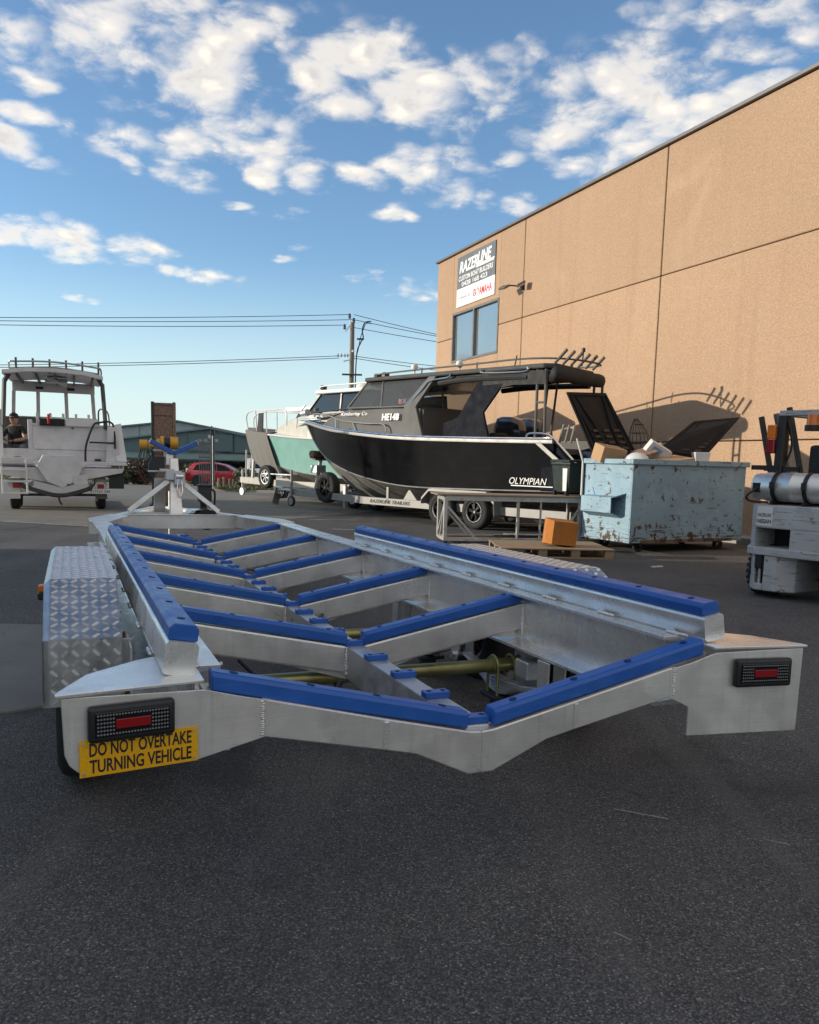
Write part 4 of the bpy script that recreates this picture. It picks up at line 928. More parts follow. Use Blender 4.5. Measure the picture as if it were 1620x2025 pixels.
b = MB(); b.box((-.6, 3.45, 3.10), (.16, .10, .09)); b.box((-.55, 3.25, 3.12), (.14, .10, .10)); b.build('spot_light', 'black', ob, bevel=.01)
# bow rail, anchor gear, chain
for s in (-1, 1):
    rail(ob, [(s*.12, 6.45, 2.36), (s*.38, 5.9, 2.35), (s*.66, 5.1, 2.27), (s*.88, 4.3, 2.13), (s*1.0, 3.4, 2.05), (s*1.06, 2.75, 2.02), (s*1.08, 2.6, 1.86)], .016, 'boat_silver_rub', 'bow_rail', 5)
    posts(ob, [((s*.36, 5.75, 2.05), (s*.42, 5.8, 2.34)), ((s*.80, 4.65, 1.96), (s*.78, 4.7, 2.19)), ((s*.96, 3.75, 1.88), (s*.93, 3.9, 2.08))], .013, 'chrome', 'stanchion')
b = MB(); b.box((0, 6.75, 2.24), (.16, .75, .05)); b.box((0, 6.2, 2.30), (.22, .3, .16)); b.build('bow_roller', 'chrome', ob, bevel=.01)
b = MB(); b.bar((0, 7.15, 2.18), (0, 6.6, 2.26), .03, .04); b.plate([(0, 7.25, 2.08), (-.13, 6.85, 2.13), (0, 6.75, 2.17), (.13, 6.85, 2.13)], .02); b.build('anchor', 'galv', ob)
b = MB(); b.cyl((0, 6.45, 2.30), (0, 6.45, 2.52), .065, n=16); b.cyl((.1, 6.42, 2.28), (.1, 6.42, 2.44), .05, n=12); b.build('anchor_winch', 'boat_grey', ob, smooth=True)
b = MB(); b.tube(smooth_path([(0, 6.6, 2.40), (-.05, 6.9, 2.40), (-.02, 7.05, 2.48), (0.03, 6.95, 2.62)]), .022, 8); b.cyl((-.05, 7.0, 2.40), (-.05, 6.75, 2.42), .07, .09, 14); b.build('bow_motor', 'galv', ob, smooth=True)
b = MB(); b.cyl((-.16, 6.45, 2.40), (-.62, 4.15, 2.43), .022); b.cyl((-.62, 4.15, 2.43), (-.66, 3.95, 2.45), .03); b.build('boat_hook', 'black', ob, smooth=True)
b = MB(); P = smooth_path([(-.1, 6.3, 2.28), (-.3, 5.8, 2.24), (-.5, 5.3, 2.24), (-.66, 4.8, 2.28), (-.7, 4.4, 2.34), (-.68, 4.15, 2.42)], 8)
for i in range(len(P)-1):
    m_ = (P[i]+P[i+1])/2; d_ = (P[i+1]-P[i]).normalized(); s_ = d_.cross(Vector((0, 0, 1))) if i % 2 else Vector((0, 0, 1))
    b.tube([m_+d_*.045*math.cos(t)+s_*.024*math.sin(t) for t in [2*PI*k/10 for k in range(10)]], .009, 5, closed=True)
kind(b.build('chain', 'black', ob, smooth=True), 'stuff')
# lettering
lettering('HE148', 'letter_white', ob, (-1.045, 2.80, 2.10), (0, -1, 0), (.12, 0, 1), .52, .145, bold=.03)
lettering('Kimberley Co', 'letter_white', ob, (-.965, 4.28, 2.21), (.05, -1, 0), (.1, 0, 1), .86, .10, shear=.3)
lettering('OLYMPIAN', 'letter_white', ob, (-1.098, -.78, .90), (0, -1, 0), (-.06, 0, 1), .84, .12, shear=.3)
b = MB(); b.plate([(-1.10, -.82, .865), (-1.10, -1.75, .865), (-1.10, -1.75, .882), (-1.10, -.82, .882)], .003); b.build('stripe', 'letter_white', ob)
for y, m_ in ((2.30, 'sticker_red'), (2.18, 'sticker_blue')):
    b = MB(); b.plate([(-.985, y+.05, 2.44), (-.985, y-.05, 2.44), (-.975, y-.05, 2.54), (-.975, y+.05, 2.54)], .003); b.build('sticker', m_, ob)
# seats, helm
for x in (-.5, .5):
    b = MB(); b.box((x, 1.1, 1.45), (.5, .5, .4)); b.box((x, .86, 1.72), (.48, .14, .34)); b.build('helm_seat', 'canvas_black', ob, bevel=.05, seg=2)
b = MB(); b.box((.4, 2.0, 1.9), (.9, .5, .8)); b.build('dash', 'canvas_black', ob, bevel=.03)
b = MB(); b.tube(arc((.4, 1.68, 2.2), .18, 0, 2*PI, 18, 'xz')[:-1], .014, 6, closed=True); b.build('steering_wheel', 'black', ob, smooth=True)
for x in (-.62, -.45, -.28):
    b = MB(); b.cyl((x, -1.5, 1.66), (x, -1.58, 1.98), .022, n=8); b.build('rod_holder', 'boat_silver_rub', ob, smooth=True)
def outboard(parent, x, y, z, tilt):
    mo = bpy.data.objects.new('outboard_motor', None); C.objects.link(mo); mo.parent = parent; mo.location = (x, y, z); mo.rotation_euler = (tilt, 0, 0)
    b = MB(); b.loft([[(w*cx, y0+l*cy, z) for cx, cy in ((-.6, -1), (.6, -1), (1, -.5), (1, .6), (.6, 1), (-.6, 1), (-1, .6), (-1, -.5))] for z, w, l, y0 in ((.20, .21, .36, 0), (.38, .245, .42, 0), (.62, .235, .41, .01), (.80, .19, .33, .03), (.86, .10, .2, .05))]); b.build('cowling', 'engine_navy', mo, smooth=True, bevel=.02, seg=2, angle=60)
    b = MB(); b.loft([[(w*cx, -.05+l*cy, z) for cx, cy in ((-1, -1), (1, -1), (1, 1), (-1, 1))] for z, w, l in ((.20, .12, .2), (-.2, .09, .16), (-.75, .04, .14))]); b.build('midsection', 'engine_navy', mo, bevel=.02)
    b = MB(); b.lathe([(-.25, .01), (-.18, .06), (.1, .065), (.22, .02)], (0, -.05, -.68), (0, 1, 0), 14); b.build('gearcase', 'engine_navy', mo, smooth=True)
    b = MB(); b.box((-.20, .28, .55), (.02, .02, .05)); b.build('latch', 'chrome', mo)
for x in (-.36, .36): outboard(ob, x, -2.12, .70, .1)
# its trailer
t1 = thing('galvanised_trailer', 'silver tandem boat trailer under the black hulled boat', 'trailer', O1, H44); t1.scale = (1.06, 1.06, 1.06)
for s in (-1, 1):
    b = MB(); b.loft([[(x, y, z) for x, z in ((s*q-.04, .30), (s*q+.04, .30), (s*q+.04, .46), (s*q-.04, .46))] for q, y in ((.98, -2.1), (.98, 3.4), (.06, 7.3))]); b.build('side_rail', 'boat_silver_rub', t1, bevel=.006)
lettering('RAZERLINE TRAILERS', 'ink', t1, (-1.025, 3.15, .345), (0, -1, 0), (0, 0, 1), 1.25, .075, shear=.2, bold=.01)
for y in (-1.6, .45, 2.2):
    b = MB(); b.box((0, y, .34), (1.9, .08, .08)); b.build('cross_member', 'galv', t1)
for s in (-1, 1):
    for y in (0.0, .90): wheel(t1, (s*1.06, y, .335), .33, .21, s, 'rim_black', .62, 6)
    for y in (0.0, .90):
        b = MB(); b.tube(arc((s*1.168, y, .335), .19, 0, 2*PI, 28, 'yz')[:-1], .008, 6, closed=True); b.build('rim_ring', 'chrome', t1, smooth=True)
    gp = [(-.52, .30), (-.50, .55), (-.30, .73), (1.2, .73), (1.40, .55), (1.42, .42)]
    b = MB(); b.loft([[(s*.95, y, z), (s*1.19, y, z), (s*1.19, y, z-.05)] for y, z in gp], closed=False, cap=False); b.build('mudguard', 'boat_silver_rub', t1)
b = MB(); b.box((-.99, 2.6, .55), (.06, .06, .3)); b.build('bunk_bracket', 'boat_silver_rub', t1)
b = MB(); b.prism([(1.7, .46), (2.1, .46), (1.95, .66), (1.9, .66)], 0, -1.02, -.95); b.build('bunk_bracket', 'boat_silver_rub', t1)
b = MB(); b.cyl((0, 6.45, .45), (0, 6.25, 1.25), .05); b.bar((0, 6.3, .5), (0, 5.6, .46), .06, .06); b.box((-.02, 6.32, 1.0), (.3, .26, .2)); b.build('winch_post', 'galv', t1, bevel=.01)
b = MB(); b.cyl((-.26, 6.3, 1.36), (.14, 6.3, 1.36), .10, n=18); b.cyl((.14, 6.3, 1.36), (.34, 6.3, 1.36), .06, n=14); b.box((0, 6.3, 1.24), (.3, .2, .05)); b.build('winch', 'red_rust', t1, smooth=True)
wheel(t1, (-.55, 5.25, .58), .37, .23, -1, 'rim_black', .6, 6, nm='spare_wheel')
b = MB(); b.cyl((-.5, 5.25, .5), (-.3, 5.25, .4), .04); b.box((-.45, 4.7, .38), (.08, .08, .5)); b.build('spare_bracket', 'galv', t1)
b = MB(); b.cyl((-.14, 7.3, .2), (-.14, 7.3, .95), .035); b.build('jockey_post', 'boat_silver_rub', t1, smooth=True)
jw = bpy.data.objects.new('jockey_wheel', None); C.objects.link(jw); jw.parent = t1; jw.location = (-.14, 7.3, .135)
b = MB(); b.lathe([(-.03, .10), (-.035, .125), (-.02, .135), (.02, .135), (.035, .125), (.03, .10)], (0, 0, 0), (1, 0, 0), 24); b.build('tyre', 'rubber', jw, smooth=True)
b = MB(); b.cyl((-.03, 0, 0), (.03, 0, 0), .105, n=20); b.build('disc', 'boat_silver_rub', jw)
b = MB(); b.cyl((0, 7.25, .40), (0, 8.0, .40), .05); b.box((0, 8.1, .42), (.12, .3, .12)); b.build('coupling', 'galv', t1, bevel=.02)
b = MB(); b.box((-.05, 8.12, .16), (.2, .03, .3), Matrix.Rotation(.3, 3, 'Y')); b.build('hanging_tag', 'canvas_grey', t1)
b = MB(); rr = random.Random(4)
for k in range(6): b.tube(smooth_path([(rr.uniform(-.1, .1), 8.1, .45), (rr.uniform(-.2, .15), 8.0, .25), (rr.uniform(-.15, .1), 7.85, .2), (rr.uniform(-.1, .1), 7.7, .4)]), .014, 6)
b.build('chain_bundle', 'black', t1, smooth=True)

# teal boat with a bow cover
O2 = Vector((-.86, 23.18, 0))
tb_ = thing('teal_boat', 'teal hulled cabin boat with a grey bow cover behind the black boat', 'boat', O2, H44)
ST2 = [(-3.6, 1.2, 1.8, 1.05, .85, .55), (0, 1.2, 1.85, 1.05, .8, .5), (2.5, 1.12, 1.93, .92, .9, .46), (4.2, .9, 2.03, .66, 1.1, .58), (5.4, .58, 2.10, .36, 1.42, .95), (6.3, .25, 2.15, .13, 1.75, 1.5), (6.95, .03, 2.18, .02, 2.1, 2.08)]
S2 = hull(tb_, ST2, 'teal', 'boat_silver')
for s in (-1, 1):
    b = MB(); b.tube([(s*(hb+.015), v, zg) for v, hb, zg, *_ in S2], .03, 8); b.build('rub_rail', 'paint_white', tb_, smooth=True)
b = MB(); b.loft([[(-hb+.02, v, zg-.02), (-hb*.5, v, zg+.10), (hb*.5, v, zg+.10), (hb-.02, v, zg-.02)] for v, hb, zg, *_ in S2 if v > -1], closed=False, cap=False); b.build('foredeck', 'paint_white', tb_)
b = MB(); b.loft([[(-w, v, 1.8), (-w*.95, v, z1), (w*.95, v, z1), (w, v, 1.8)] for v, w, z1 in ((4.6, .5, 2.2), (3.4, .75, 2.5), (2.3, .92, 2.64), (-2.6, 1.0, 2.62))]); b.build('cabin_trunk', 'boat_cream', tb_, bevel=.02)
for s in (-1, 1):
    pane(tb_, [(s*.90, 2.25, 2.66), (s*.86, 1.70, 3.16), (s*.86, .78, 3.15), (s*.92, .78, 2.64)], 'glass_dark')
    pane(tb_, [(s*.92, .73, 2.64), (s*.86, .73, 3.15), (s*.88, -1.6, 3.13), (s*.95, -1.6, 2.62)], 'glass_dark')
    b = MB()
    for a, q in (((s*.92, 2.32, 2.65), (s*.88, 1.72, 3.18)), ((s*.925, .755, 2.62), (s*.87, .755, 3.18)), ((s*.93, 2.3, 2.65), (s*.96, -1.7, 2.62))): b.bar(a, q, .05, .05, (1, 0, 0))
    b.build('window_frame', 'boat_silver_rub', tb_)
pane(tb_, [(-.88, 2.28, 2.66), (.88, 2.28, 2.66), (.84, 1.72, 3.16), (-.84, 1.72, 3.16)], 'glass_dark', 'windscreen')
b = MB(); b.prism([(-.6, 2.05), (.6, 2.05), (.98, 1.85), (1.0, -2.8), (-1.0, -2.8), (-.98, 1.85)], 2, 3.18, 3.29); b.build('hardtop', 'paint_white', tb_, bevel=.03, seg=2)
rail(tb_, [(-.85, 1.75, 3.30), (-.86, 1.7, 3.40), (-.88, .6, 3.41), (-.88, -2.2, 3.41)], .02, 'paint_white', 'roof_rail', 4)
b = MB(); b.lathe([(0, .24), (.06, .26), (.14, .22), (.17, .01)], (-.2, .55, 3.31), (0, 0, 1), 20); b.build('radar_dome', 'paint_white', tb_, smooth=True)
b = MB(); b.box((-.75, 1.75, 3.38), (.16, .14, .13)); b.build('spot_light', 'black', tb_, bevel=.02)
for s in (-1, 1):
    rail(tb_, [(s*.12, 6.7, 2.22), (s*.16, 6.75, 2.7), (s*.30, 6.2, 2.86), (s*.62, 5.1, 2.82), (s*.85, 4.2, 2.80), (s*1.0, 3.3, 2.76), (s*1.02, 3.2, 2.3)], .022, 'paint_white', 'bow_rail', 5)
    posts(tb_, [((s*.4, 5.75, 2.15), (s*.42, 5.8, 2.84)), ((s*.75, 4.65, 2.1), (s*.72, 4.75, 2.81))], .018, 'paint_white', 'stanchion')
for x in (.35, 1.15): outboard(tb_, x, -4.3, 1.62, .05)
# bow cover draped over the forefoot
b = MB(); secs = []
rr = random.Random(2)
def hull_pt(v):
    for i in range(len(S2)-1):
        if S2[i][0] <= v <= S2[i+1][0]:
            t = (v-S2[i][0])/(S2[i+1][0]-S2[i][0]); return [a+(q-a)*t for a, q in zip(S2[i], S2[i+1])]
    return S2[-1]
for k in range(29):
    v = 4.45+2.5*k/28; _, hb, zg, hc, zc, zk = hull_pt(v); row = []; q = (v-4.45)/2.5
    for j in range(13):
        t = j/12; wv = (.035*math.sin(k*1.7+j*.35)+.02*math.sin(k*.8))*t
        zb = .72+.55*q*q; sl = .22*t*(1-q)
        row.append((-(hb+.06-.34*t*t*hb*.6)+wv, v-.55*t*(1-.3*q)+wv*.5, zg+.05-(zg-zb)*t))
    secs.append(row)
b.loft(secs, closed=False, cap=False); b.build('bow_cover', 'canvas_grey', tb_, smooth=True, angle=80)
b = MB(); b.loft([[(-hb*.95-.05, v, zg+.05), (0, v, zg+.16), (hb*.95+.05, v, zg+.05)] for v, hb, zg, *_ in [hull_pt(4.45+2.45*k/10) for k in range(11)]], closed=False, cap=False); b.build('bow_cover_top', 'canvas_grey', tb_, smooth=True)
b = MB(); b.plate([(-.6, 5.1, 2.15), (-.55, 5.5, 2.15), (-.55, 5.4, 2.75), (-.62, 5.05, 2.75)], .03); b.build('rolled_cover', 'canvas_black', tb_)
t2 = thing('cream_trailer', 'pale trailer with a silver spare wheel under the teal boat', 'trailer', O2, H44)
for s in (-1, 1):
    b = MB(); b.loft([[(x, y, z) for x, z in ((s*q-.05, .45), (s*q+.05, .45), (s*q+.05, .64), (s*q-.05, .64))] for q, y in ((.98, -3.3), (.98, 3.2), (.08, 7.2))]); b.build('side_rail', 'boat_cream', t2, bevel=.006)
wheel(t2, (-.80, 4.55, .72), .37, .23, -1, 'rim', .62, 6, nm='spare_wheel')
b = MB(); b.box((-.55, 3.9, .82), (.7, 1.6, .03)); b.build('tread_step', 'tread', t2)
for s in (-1, 1):
    for y in (-1.0, -.1): wheel(t2, (s*1.08, y, .335), .33, .21, s, 'rim', .62, 6)
b = MB(); b.cyl((-.1, 7.1, .25), (-.1, 7.1, .9), .03); b.cyl((-.06, 7.1, .14), (-.14, 7.1, .14), .13, n=20); b.build('jockey_wheel', 'galv', t2, smooth=True)
b = MB(); b.cyl((0, 6.6, .6), (0, 6.5, 1.5), .05); b.build('winch_post', 'galv', t2)

# third boat, mostly hidden behind the teal one
O3 = Vector((-2.25, 28.79, gz(31)))
w3 = thing('white_boat', 'white cabin boat mostly hidden behind the teal boat', 'boat', O3, H44)
ST3 = [(-3.5, 1.15, 1.8, 1.0, .9, .6), (2.0, 1.1, 1.9, .9, .95, .55), (4.2, .75, 2.0, .5, 1.2, .8), (5.6, .35, 2.06, .2, 1.6, 1.3), (6.2, .03, 2.1, .02, 2.0, 1.95)]
S3 = hull(w3, ST3, 'car_white', 'boat_cream')
b = MB(); b.loft([[(-w, v, 1.8), (-w*.95, v, z1), (w*.95, v, z1), (w, v, 1.8)] for v, w, z1 in ((4.2, .5, 2.2), (2.4, .9, 2.6), (-2, .95, 2.6))]); b.build('cabin_trunk', 'car_white', w3, bevel=.03)
for s in (-1, 1): pane(w3, [(s*.88, 2.2, 2.62), (s*.84, 1.8, 3.1), (s*.84, -1.5, 3.1), (s*.9, -1.5, 2.6)], 'glass_dark')
b = MB(); b.prism([(-.6, 2.75), (.6, 2.75), (.95, 2.5), (.95, -2), (-.95, -2), (-.95, 2.5)], 2, 3.12, 3.30); b.build('hardtop', 'car_white', w3, bevel=.04, seg=2)
for s in (-1, 1):
    rail(w3, [(s*.1, 6.1, 2.1), (s*.12, 6.3, 2.45), (s*.3, 5.8, 2.6), (s*.6, 4.8, 2.58), (s*.8, 4.0, 2.5)], .022, 'paint_white', 'bow_rail', 5)
    posts(w3, [((s*.3, 5.6, 2.05), (s*.34, 5.65, 2.58)), ((s*.55, 4.8, 2.02), (s*.6, 4.8, 2.58))], .016, 'paint_white', 'stanchion')
t3 = thing('white_trailer', 'white trailer with upright posts under the hidden white boat', 'trailer', O3, H44)
for s in (-1, 1):
    b = MB(); b.loft([[(x, y, z) for x, z in ((s*q-.05, .42), (s*q+.05, .42), (s*q+.05, .66), (s*q-.05, .66))] for q, y in ((.98, -3.2), (.98, 2.9), (.3, 6.4))]); b.build('side_rail', 'boat_cream', t3)
    for y in (-.9, 0.0): wheel(t3, (s*1.05, y, .33), .33, .2, s, 'rim', .6, 5)
posts(t3, [((-.55, 5.7, .6), (-.55, 5.7, 1.75)), ((-.48, 5.4, .6), (-.48, 5.4, 1.7)), ((-.7, 5.0, .6), (-.7, 5.0, 1.6))], .03, 'boat_cream', 'guide_post')
b = MB(); b.cyl((-.3, 6.3, .2), (-.3, 6.3, .6), .03); b.cyl((-.34, 6.3, .13), (-.26, 6.3, .13), .13, n=18); b.build('jockey_wheel', 'galv', t3, smooth=True)

# ------------------------------------------------------------ bare aluminium boat seen from behind, on the left
OL = Vector((-8.36, 19.25, 0)); AL = math.radians(22.5)
lb = thing('unpainted_boat', 'unfinished pale grey hardtop boat with open windows seen stern on', 'boat', OL, AL)
M_ = 'boat_white'
b = MB(); b.loft([[(x, v, z) for x, z in ((-1.35*w, 1.10+r), (-1.28*w, .88+r*.6), (.08, .50+r*.5), (1.32*w, .90+r*.6), (1.38*w, 1.10+r), (1.30*w, 1.75+r), (1.18*w, 1.75+r), (1.18*w, 1.0+r), (-1.18*w, 1.0+r), (-1.18*w, 1.75+r), (-1.28*w, 1.75+r))] for v, w, r in ((-.15, 1, 0), (2.5, 1, .03), (4.6, .8, .18), (6.2, .25, .5))]); b.build('hull', M_, lb, bevel=.01)
# stern: platform, engine well pod, bulkhead
b = MB(); b.prism([(-1.44, 1.05), (-.50, 1.05), (-.46, .97), (.56, .97), (.62, 1.05), (1.52, 1.05), (1.50, 1.13), (-1.44, 1.13)], 1, -.62, -.12); b.build('stern_platform', M_, lb, bevel=.01)
b = MB(); b.prism([(-.44, 1.02), (-.30, 1.27), (.36, 1.27), (.55, 1.04), (.42, .70), (.10, .52), (-.22, .66)], 1, -.82, -.14); b.build('engine_pod', M_, lb, bevel=.015)
b = MB(); b.prism([(-1.40, .98), (1.45, .98), (1.40, .88), (.45, .68), (.1, .53), (-.25, .65), (-1.36, .84)], 1, -.60, -.15); b.build('lower_transom', M_, lb, bevel=.01)
b = MB(); b.box((.33, -.10, 1.54), (1.70, .06, .82)); b.box((.33, .0, 1.965), (1.76, .3, .05)); b.box((.33, -.14, 1.47), (1.66, .04, .16)); b.box((.0, -.12, 1.26), (2.4, .05, .26)); b.build('bulkhead', M_, lb, bevel=.008)
b = MB(); b.prism([(1.05, 1.13), (1.38, 1.13), (1.30, 1.95), (1.10, 1.95)], 1, -.35, -.05); b.build('side_wing', M_, lb, bevel=.01)
b = MB(); b.plate([(1.30, -.40, 1.14), (1.52, -.40, 1.14), (1.42, .0, 2.05), (1.22, .0, 2.0)], .03); b.build('topside', 'paint_white', lb)
b = MB(); b.plate([(-1.30, -.40, 1.14), (-1.12, -.40, 1.14), (-1.15, .0, 2.2), (-1.30, .0, 2.2)], .03); b.build('topside', 'paint_white', lb)
# door surround on the port side
b = MB(); b.box((-1.20, -.08, 1.70), (.10, .10, 1.15)); b.box((-.57, -.08, 1.62), (.10, .10, .90)); b.box((-.86, -.08, 1.35), (.56, .10, .10)); b.build('door_surround', M_, lb, bevel=.01)
b = MB(); b.box((-.86, 2.0, 1.6), (.9, .05, 1.2)); b.build('inner_bulkhead', 'boat_grey', lb)
# hardtop on posts
b = MB(); b.loft([[(x, y, z) for y, z in ((-.5, 3.06+d), (2.6, 3.12+d), (2.6, 3.22+d), (-.5, 3.15+d))] for x, d in ((-1.10, -.02), (-.6, .05), (0, .07), (.6, .04), (1.02, -.04))]); b.build('hardtop', M_, lb, bevel=.01)
for x in (-.8, -.4, .0, .4, .8):
    b = MB(); b.bar((x, -.35, 3.06), (x, 2.4, 3.08), .04, .07); b.build('roof_rib', 'boat_grey', lb)
b = MB(); b.box((0, 1.0, 3.05), (.5, .6, .08)); b.bar((-.2, -.3, 3.03), (.2, .9, 2.95), .06, .05); b.build('roof_bracket', 'boat_silver', lb)
for x in (-1.09, 1.04):
    b = MB(); b.bar((x*1.03, -.15, 1.9), (x*.97, -.25, 2.95), .07, .09); b.bar((x*.97, -.25, 2.9), (x*.88, -.15, 3.10), .07, .09); b.build('hardtop_post', 'boat_grey', lb, bevel=.01)
for x in (-1.02, -.46, .20, .84):
    b = MB(); b.bar((x*1.05, 2.5, 2.15), (x, 2.2, 2.86), .09, .06); b.build('window_post', M_, lb, bevel=.006)
b = MB(); b.box((-.08, 2.2, 2.98), (1.95, .06, .26)); b.box((-.08, 2.5, 2.12), (2.05, .08, .24)); b.build('window_surround', M_, lb, bevel=.008)
for x in (-.42, .32):
    b = MB(); b.box((x, 2.165, 2.95), (.18, .02, .06)); b.build('vent', 'black', lb)
for k in range(6):
    x = -.80+.345*k; b = MB(); b.cyl((x, -.44, 3.10), (x, -.46, 3.42), .024, n=10); b.build('rod_holder', 'boat_grey', lb, smooth=True)
for x in (-.42, -.14, .14, .42, .70):
    b = MB(); b.box((x, .15, 2.12), (.06, .06, .24)); b.build('rod_rack_post', M_, lb, bevel=.004)
rail(lb, [(-1.02, 1.6, 3.18), (-.95, -.3, 3.30), (-.8, -.45, 3.33), (0, -.5, 3.36), (.8, -.45, 3.30), (.98, -.3, 3.26), (1.02, 1.6, 3.16)], .022, 'boat_silver', 'roof_rail', 4)
rail(lb, [(-.95, -.40, 3.18), (0, -.46, 3.24), (.9, -.4, 3.16)], .02, 'boat_silver', 'roof_rail', 4)
# stern gate rails and ladders
rail(lb, [(.60, -.55, 1.13), (.62, -.5, 1.5), (.78, -.35, 1.95), (.90, -.30, 2.04), (1.22, -.3, 2.03), (1.26, -.4, 1.45)], .024, 'black', 'grab_rail', 4)
rail(lb, [(.70, -.45, 1.58), (1.24, -.36, 1.58)], .02, 'black', 'grab_rail', 2)
rail(lb, [(.95, 1.0, 2.0), (.95, 1.0, 2.38), (1.08, .8, 2.40), (1.16, .6, 2.28), (1.18, .5, 1.98)], .02, 'boat_grey', 'side_rail', 3)
rail(lb, [(-1.26, -.3, 1.15), (-1.27, -.25, 1.7), (-1.26, -.2, 2.1)], .022, 'black', 'grab_rail', 3)
b = MB()
for x in (-1.16, -.66): b.bar((x, -.66, 1.18), (x+.03, -.78, .38), .035, .035)
for z in (1.18, .92, .66, .40): b.bar((-1.16, -.66-.15*(1.18-z), z), (-.63, -.66-.15*(1.18-z), z), .03, .04)
b.build('boarding_ladder', 'paint_white', lb, bevel=.004)
b = MB(); b.box((.48, -.84, .72), (.30, .02, .20)); b.build('transducer_plate', M_, lb, bevel=.004)
b = MB(); b.box((-.1, -.14, 2.02), (.55, .2, .16)); b.build('stowed_bag', 'canvas_black', lb, bevel=.02)
b = MB(); b.box((.55, -.05, 2.03), (.72, .3, .18)); b.build('bait_station', 'paint_white', lb, bevel=.01)
b = MB(); b.cyl((-.17, -.28, 1.98), (-.17, -.28, 2.2), .03, n=10); b.build('clamp', 'letter_red', lb, smooth=True)
for x, z, w, h in ((.88, 1.17, .14, .05), (-.85, 1.20, .14, .02), (.34, 1.90, .05, .03)):
    b = MB(); b.box((x, -.165, z), (w, .02, h)); b.build('fitting', 'black', lb)
b = MB(); b.cyl((.22, -.83, .60), (.22, -.80, .60), .025, n=10); b.build('bung', 'black', lb)
# its trailer
lt = thing('grey_boat_trailer', 'grey single plate boat trailer under the unfinished boat', 'trailer', OL, AL)
for s in (-1, 1):
    b = MB(); b.bar((s*.75, -.3, .48), (s*.75, 4.0, .48), .1, .14); b.build('side_rail', 'boat_silver', lt)
    for y in (0.0, .85): wheel(lt, (s*.93, y, .31), .31, .2, s, 'rim', .6, 6)
    b = MB(); b.loft([[(s*.80, y, z), (s*1.06, y, z)] for y, z in ((-.42, .30), (-.42, .52), (-.2, .72), (1.1, .72), (1.3, .5))], closed=False, cap=False); b.build('mudguard', M_, lt)
    b = MB(); b.plate([(s*.80, -.45, .52), (s*1.06, -.45, .52), (s*1.06, -.45, .26), (s*.80, -.45, .26)], .012); b.build('mud_flap', M_ if s < 0 else 'boat_grey', lt)
b = MB(); b.tube(smooth_path([(-.95, -.3, .62), (-.4, -.32, .42), (0, -.32, .33), (.4, -.32, .40), (.95, -.3, .60)]), .05, 8); b.build('rear_cross_member', 'boat_grey', lt, smooth=True)
b = MB(); b.bar((-.9, 0, .33), (.9, 0, .33), .06, .06); b.build('axle', 'black', lt)
b = MB(); b.prism([(.72, .40), (1.12, .40), (1.08, .52), (.98, .66), (.84, .66), (.74, .52)], 1, -.52, -.48); lampb = b.build('light_board', 'boat_silver', lt)
b = MB(); b.box((.92, -.535, .56), (.14, .03, .10)); b.build('tail_light', 'red_lens', lampb, bevel=.006)
b = MB(); b.box((-.87, -.50, .56), (.16, .03, .10)); b.build('tail_light', 'red_lens', lt, bevel=.006)
b = MB(); b.box((.94, -.535, .44), (.42, .012, .11)); npl = b.build('number_plate', 'paint_white', lt)
lettering('1TNX 044', 'ink', npl, (.75, -.542, .405), (1, 0, 0), (0, 0, 1), .38, .07, ext=.001)
b = MB(); b.box((1.28, -.3, .72), (.34, .05, .44)); b.build('side_flap', 'black', lt)
b = MB(); b.tube(smooth_path([(0, -.3, .33), (.02, -.36, .2), (.07, -.38, .12)]), .02, 6); b.build('strap', 'black', lt)

# person crouching in the doorway
def person():
    P = [(0, 0, .34), (0, -.04, .52), (.0, -.10, .72), (0, -.14, .86), (0, -.16, .93),                     # 0 pelvis .. 4 neck
         (-.19, -.13, .82), (-.26, -.30, .62), (-.08, -.42, .58), (.19, -.13, .82), (.30, -.26, .60), (.08, -.40, .55),   # arms 5..10
         (-.13, .0, .32), (-.24, -.36, .46), (-.22, -.28, .10), (-.22, -.40, .06), (.13, 0, .32), (.26, -.36, .44), (.24, -.26, .10), (.24, -.40, .06)]   # legs 11..18
    E = [(0, 1), (1, 2), (2, 3), (3, 4), (3, 5), (5, 6), (6, 7), (3, 8), (8, 9), (9, 10), (0, 11), (11, 12), (12, 13), (13, 14), (0, 15), (15, 16), (16, 17), (17, 18)]
    Rr = [.15, .15, .17, .12, .06, .07, .05, .035, .07, .05, .035, .10, .075, .05, .045, .10, .075, .05, .045]
    me = bpy.data.meshes.new('body'); me.from_pydata(P, E, []); me.update()
    o = bpy.data.objects.new('tmp', me); scene.collection.objects.link(o)
    md = o.modifiers.new('s', 'SKIN'); sv = me.skin_vertices[0].data
    for i, r in enumerate(Rr): sv[i].radius = (r, r); sv[i].use_root = (i == 0)
    o.modifiers.new('d', 'SUBSURF').levels = 2
    dg = bpy.context.evaluated_depsgraph_get(); out = bpy.data.meshes.new_from_object(o.evaluated_get(dg)); bpy.data.objects.remove(o)
    for p in out.polygons: p.use_smooth = True
    out.materials.clear()
    for m in ('cloth_black', 'skin', 'cloth_grey'): out.materials.append(MATS[m])
    for p in out.polygons:
        c = p.center
        arm = (abs(c.x) > .21 and c.z > .5 and c.z < .72 and c.y < -.16) or (c.y < -.33 and c.z > .5)
        p.material_index = 1 if arm or c.z > .90 else (2 if c.z < .5 else 0)
    return out
pe = thing('person', 'person in a black cap and shirt crouching in the boat doorway', 'person')
pe.location = OL+Matrix.Rotation(AL, 3, 'Z') @ Vector((-.84, .42, 1.02)); pe.rotation_euler = (0, 0, AL-.45)
put('body', person(), None, pe)
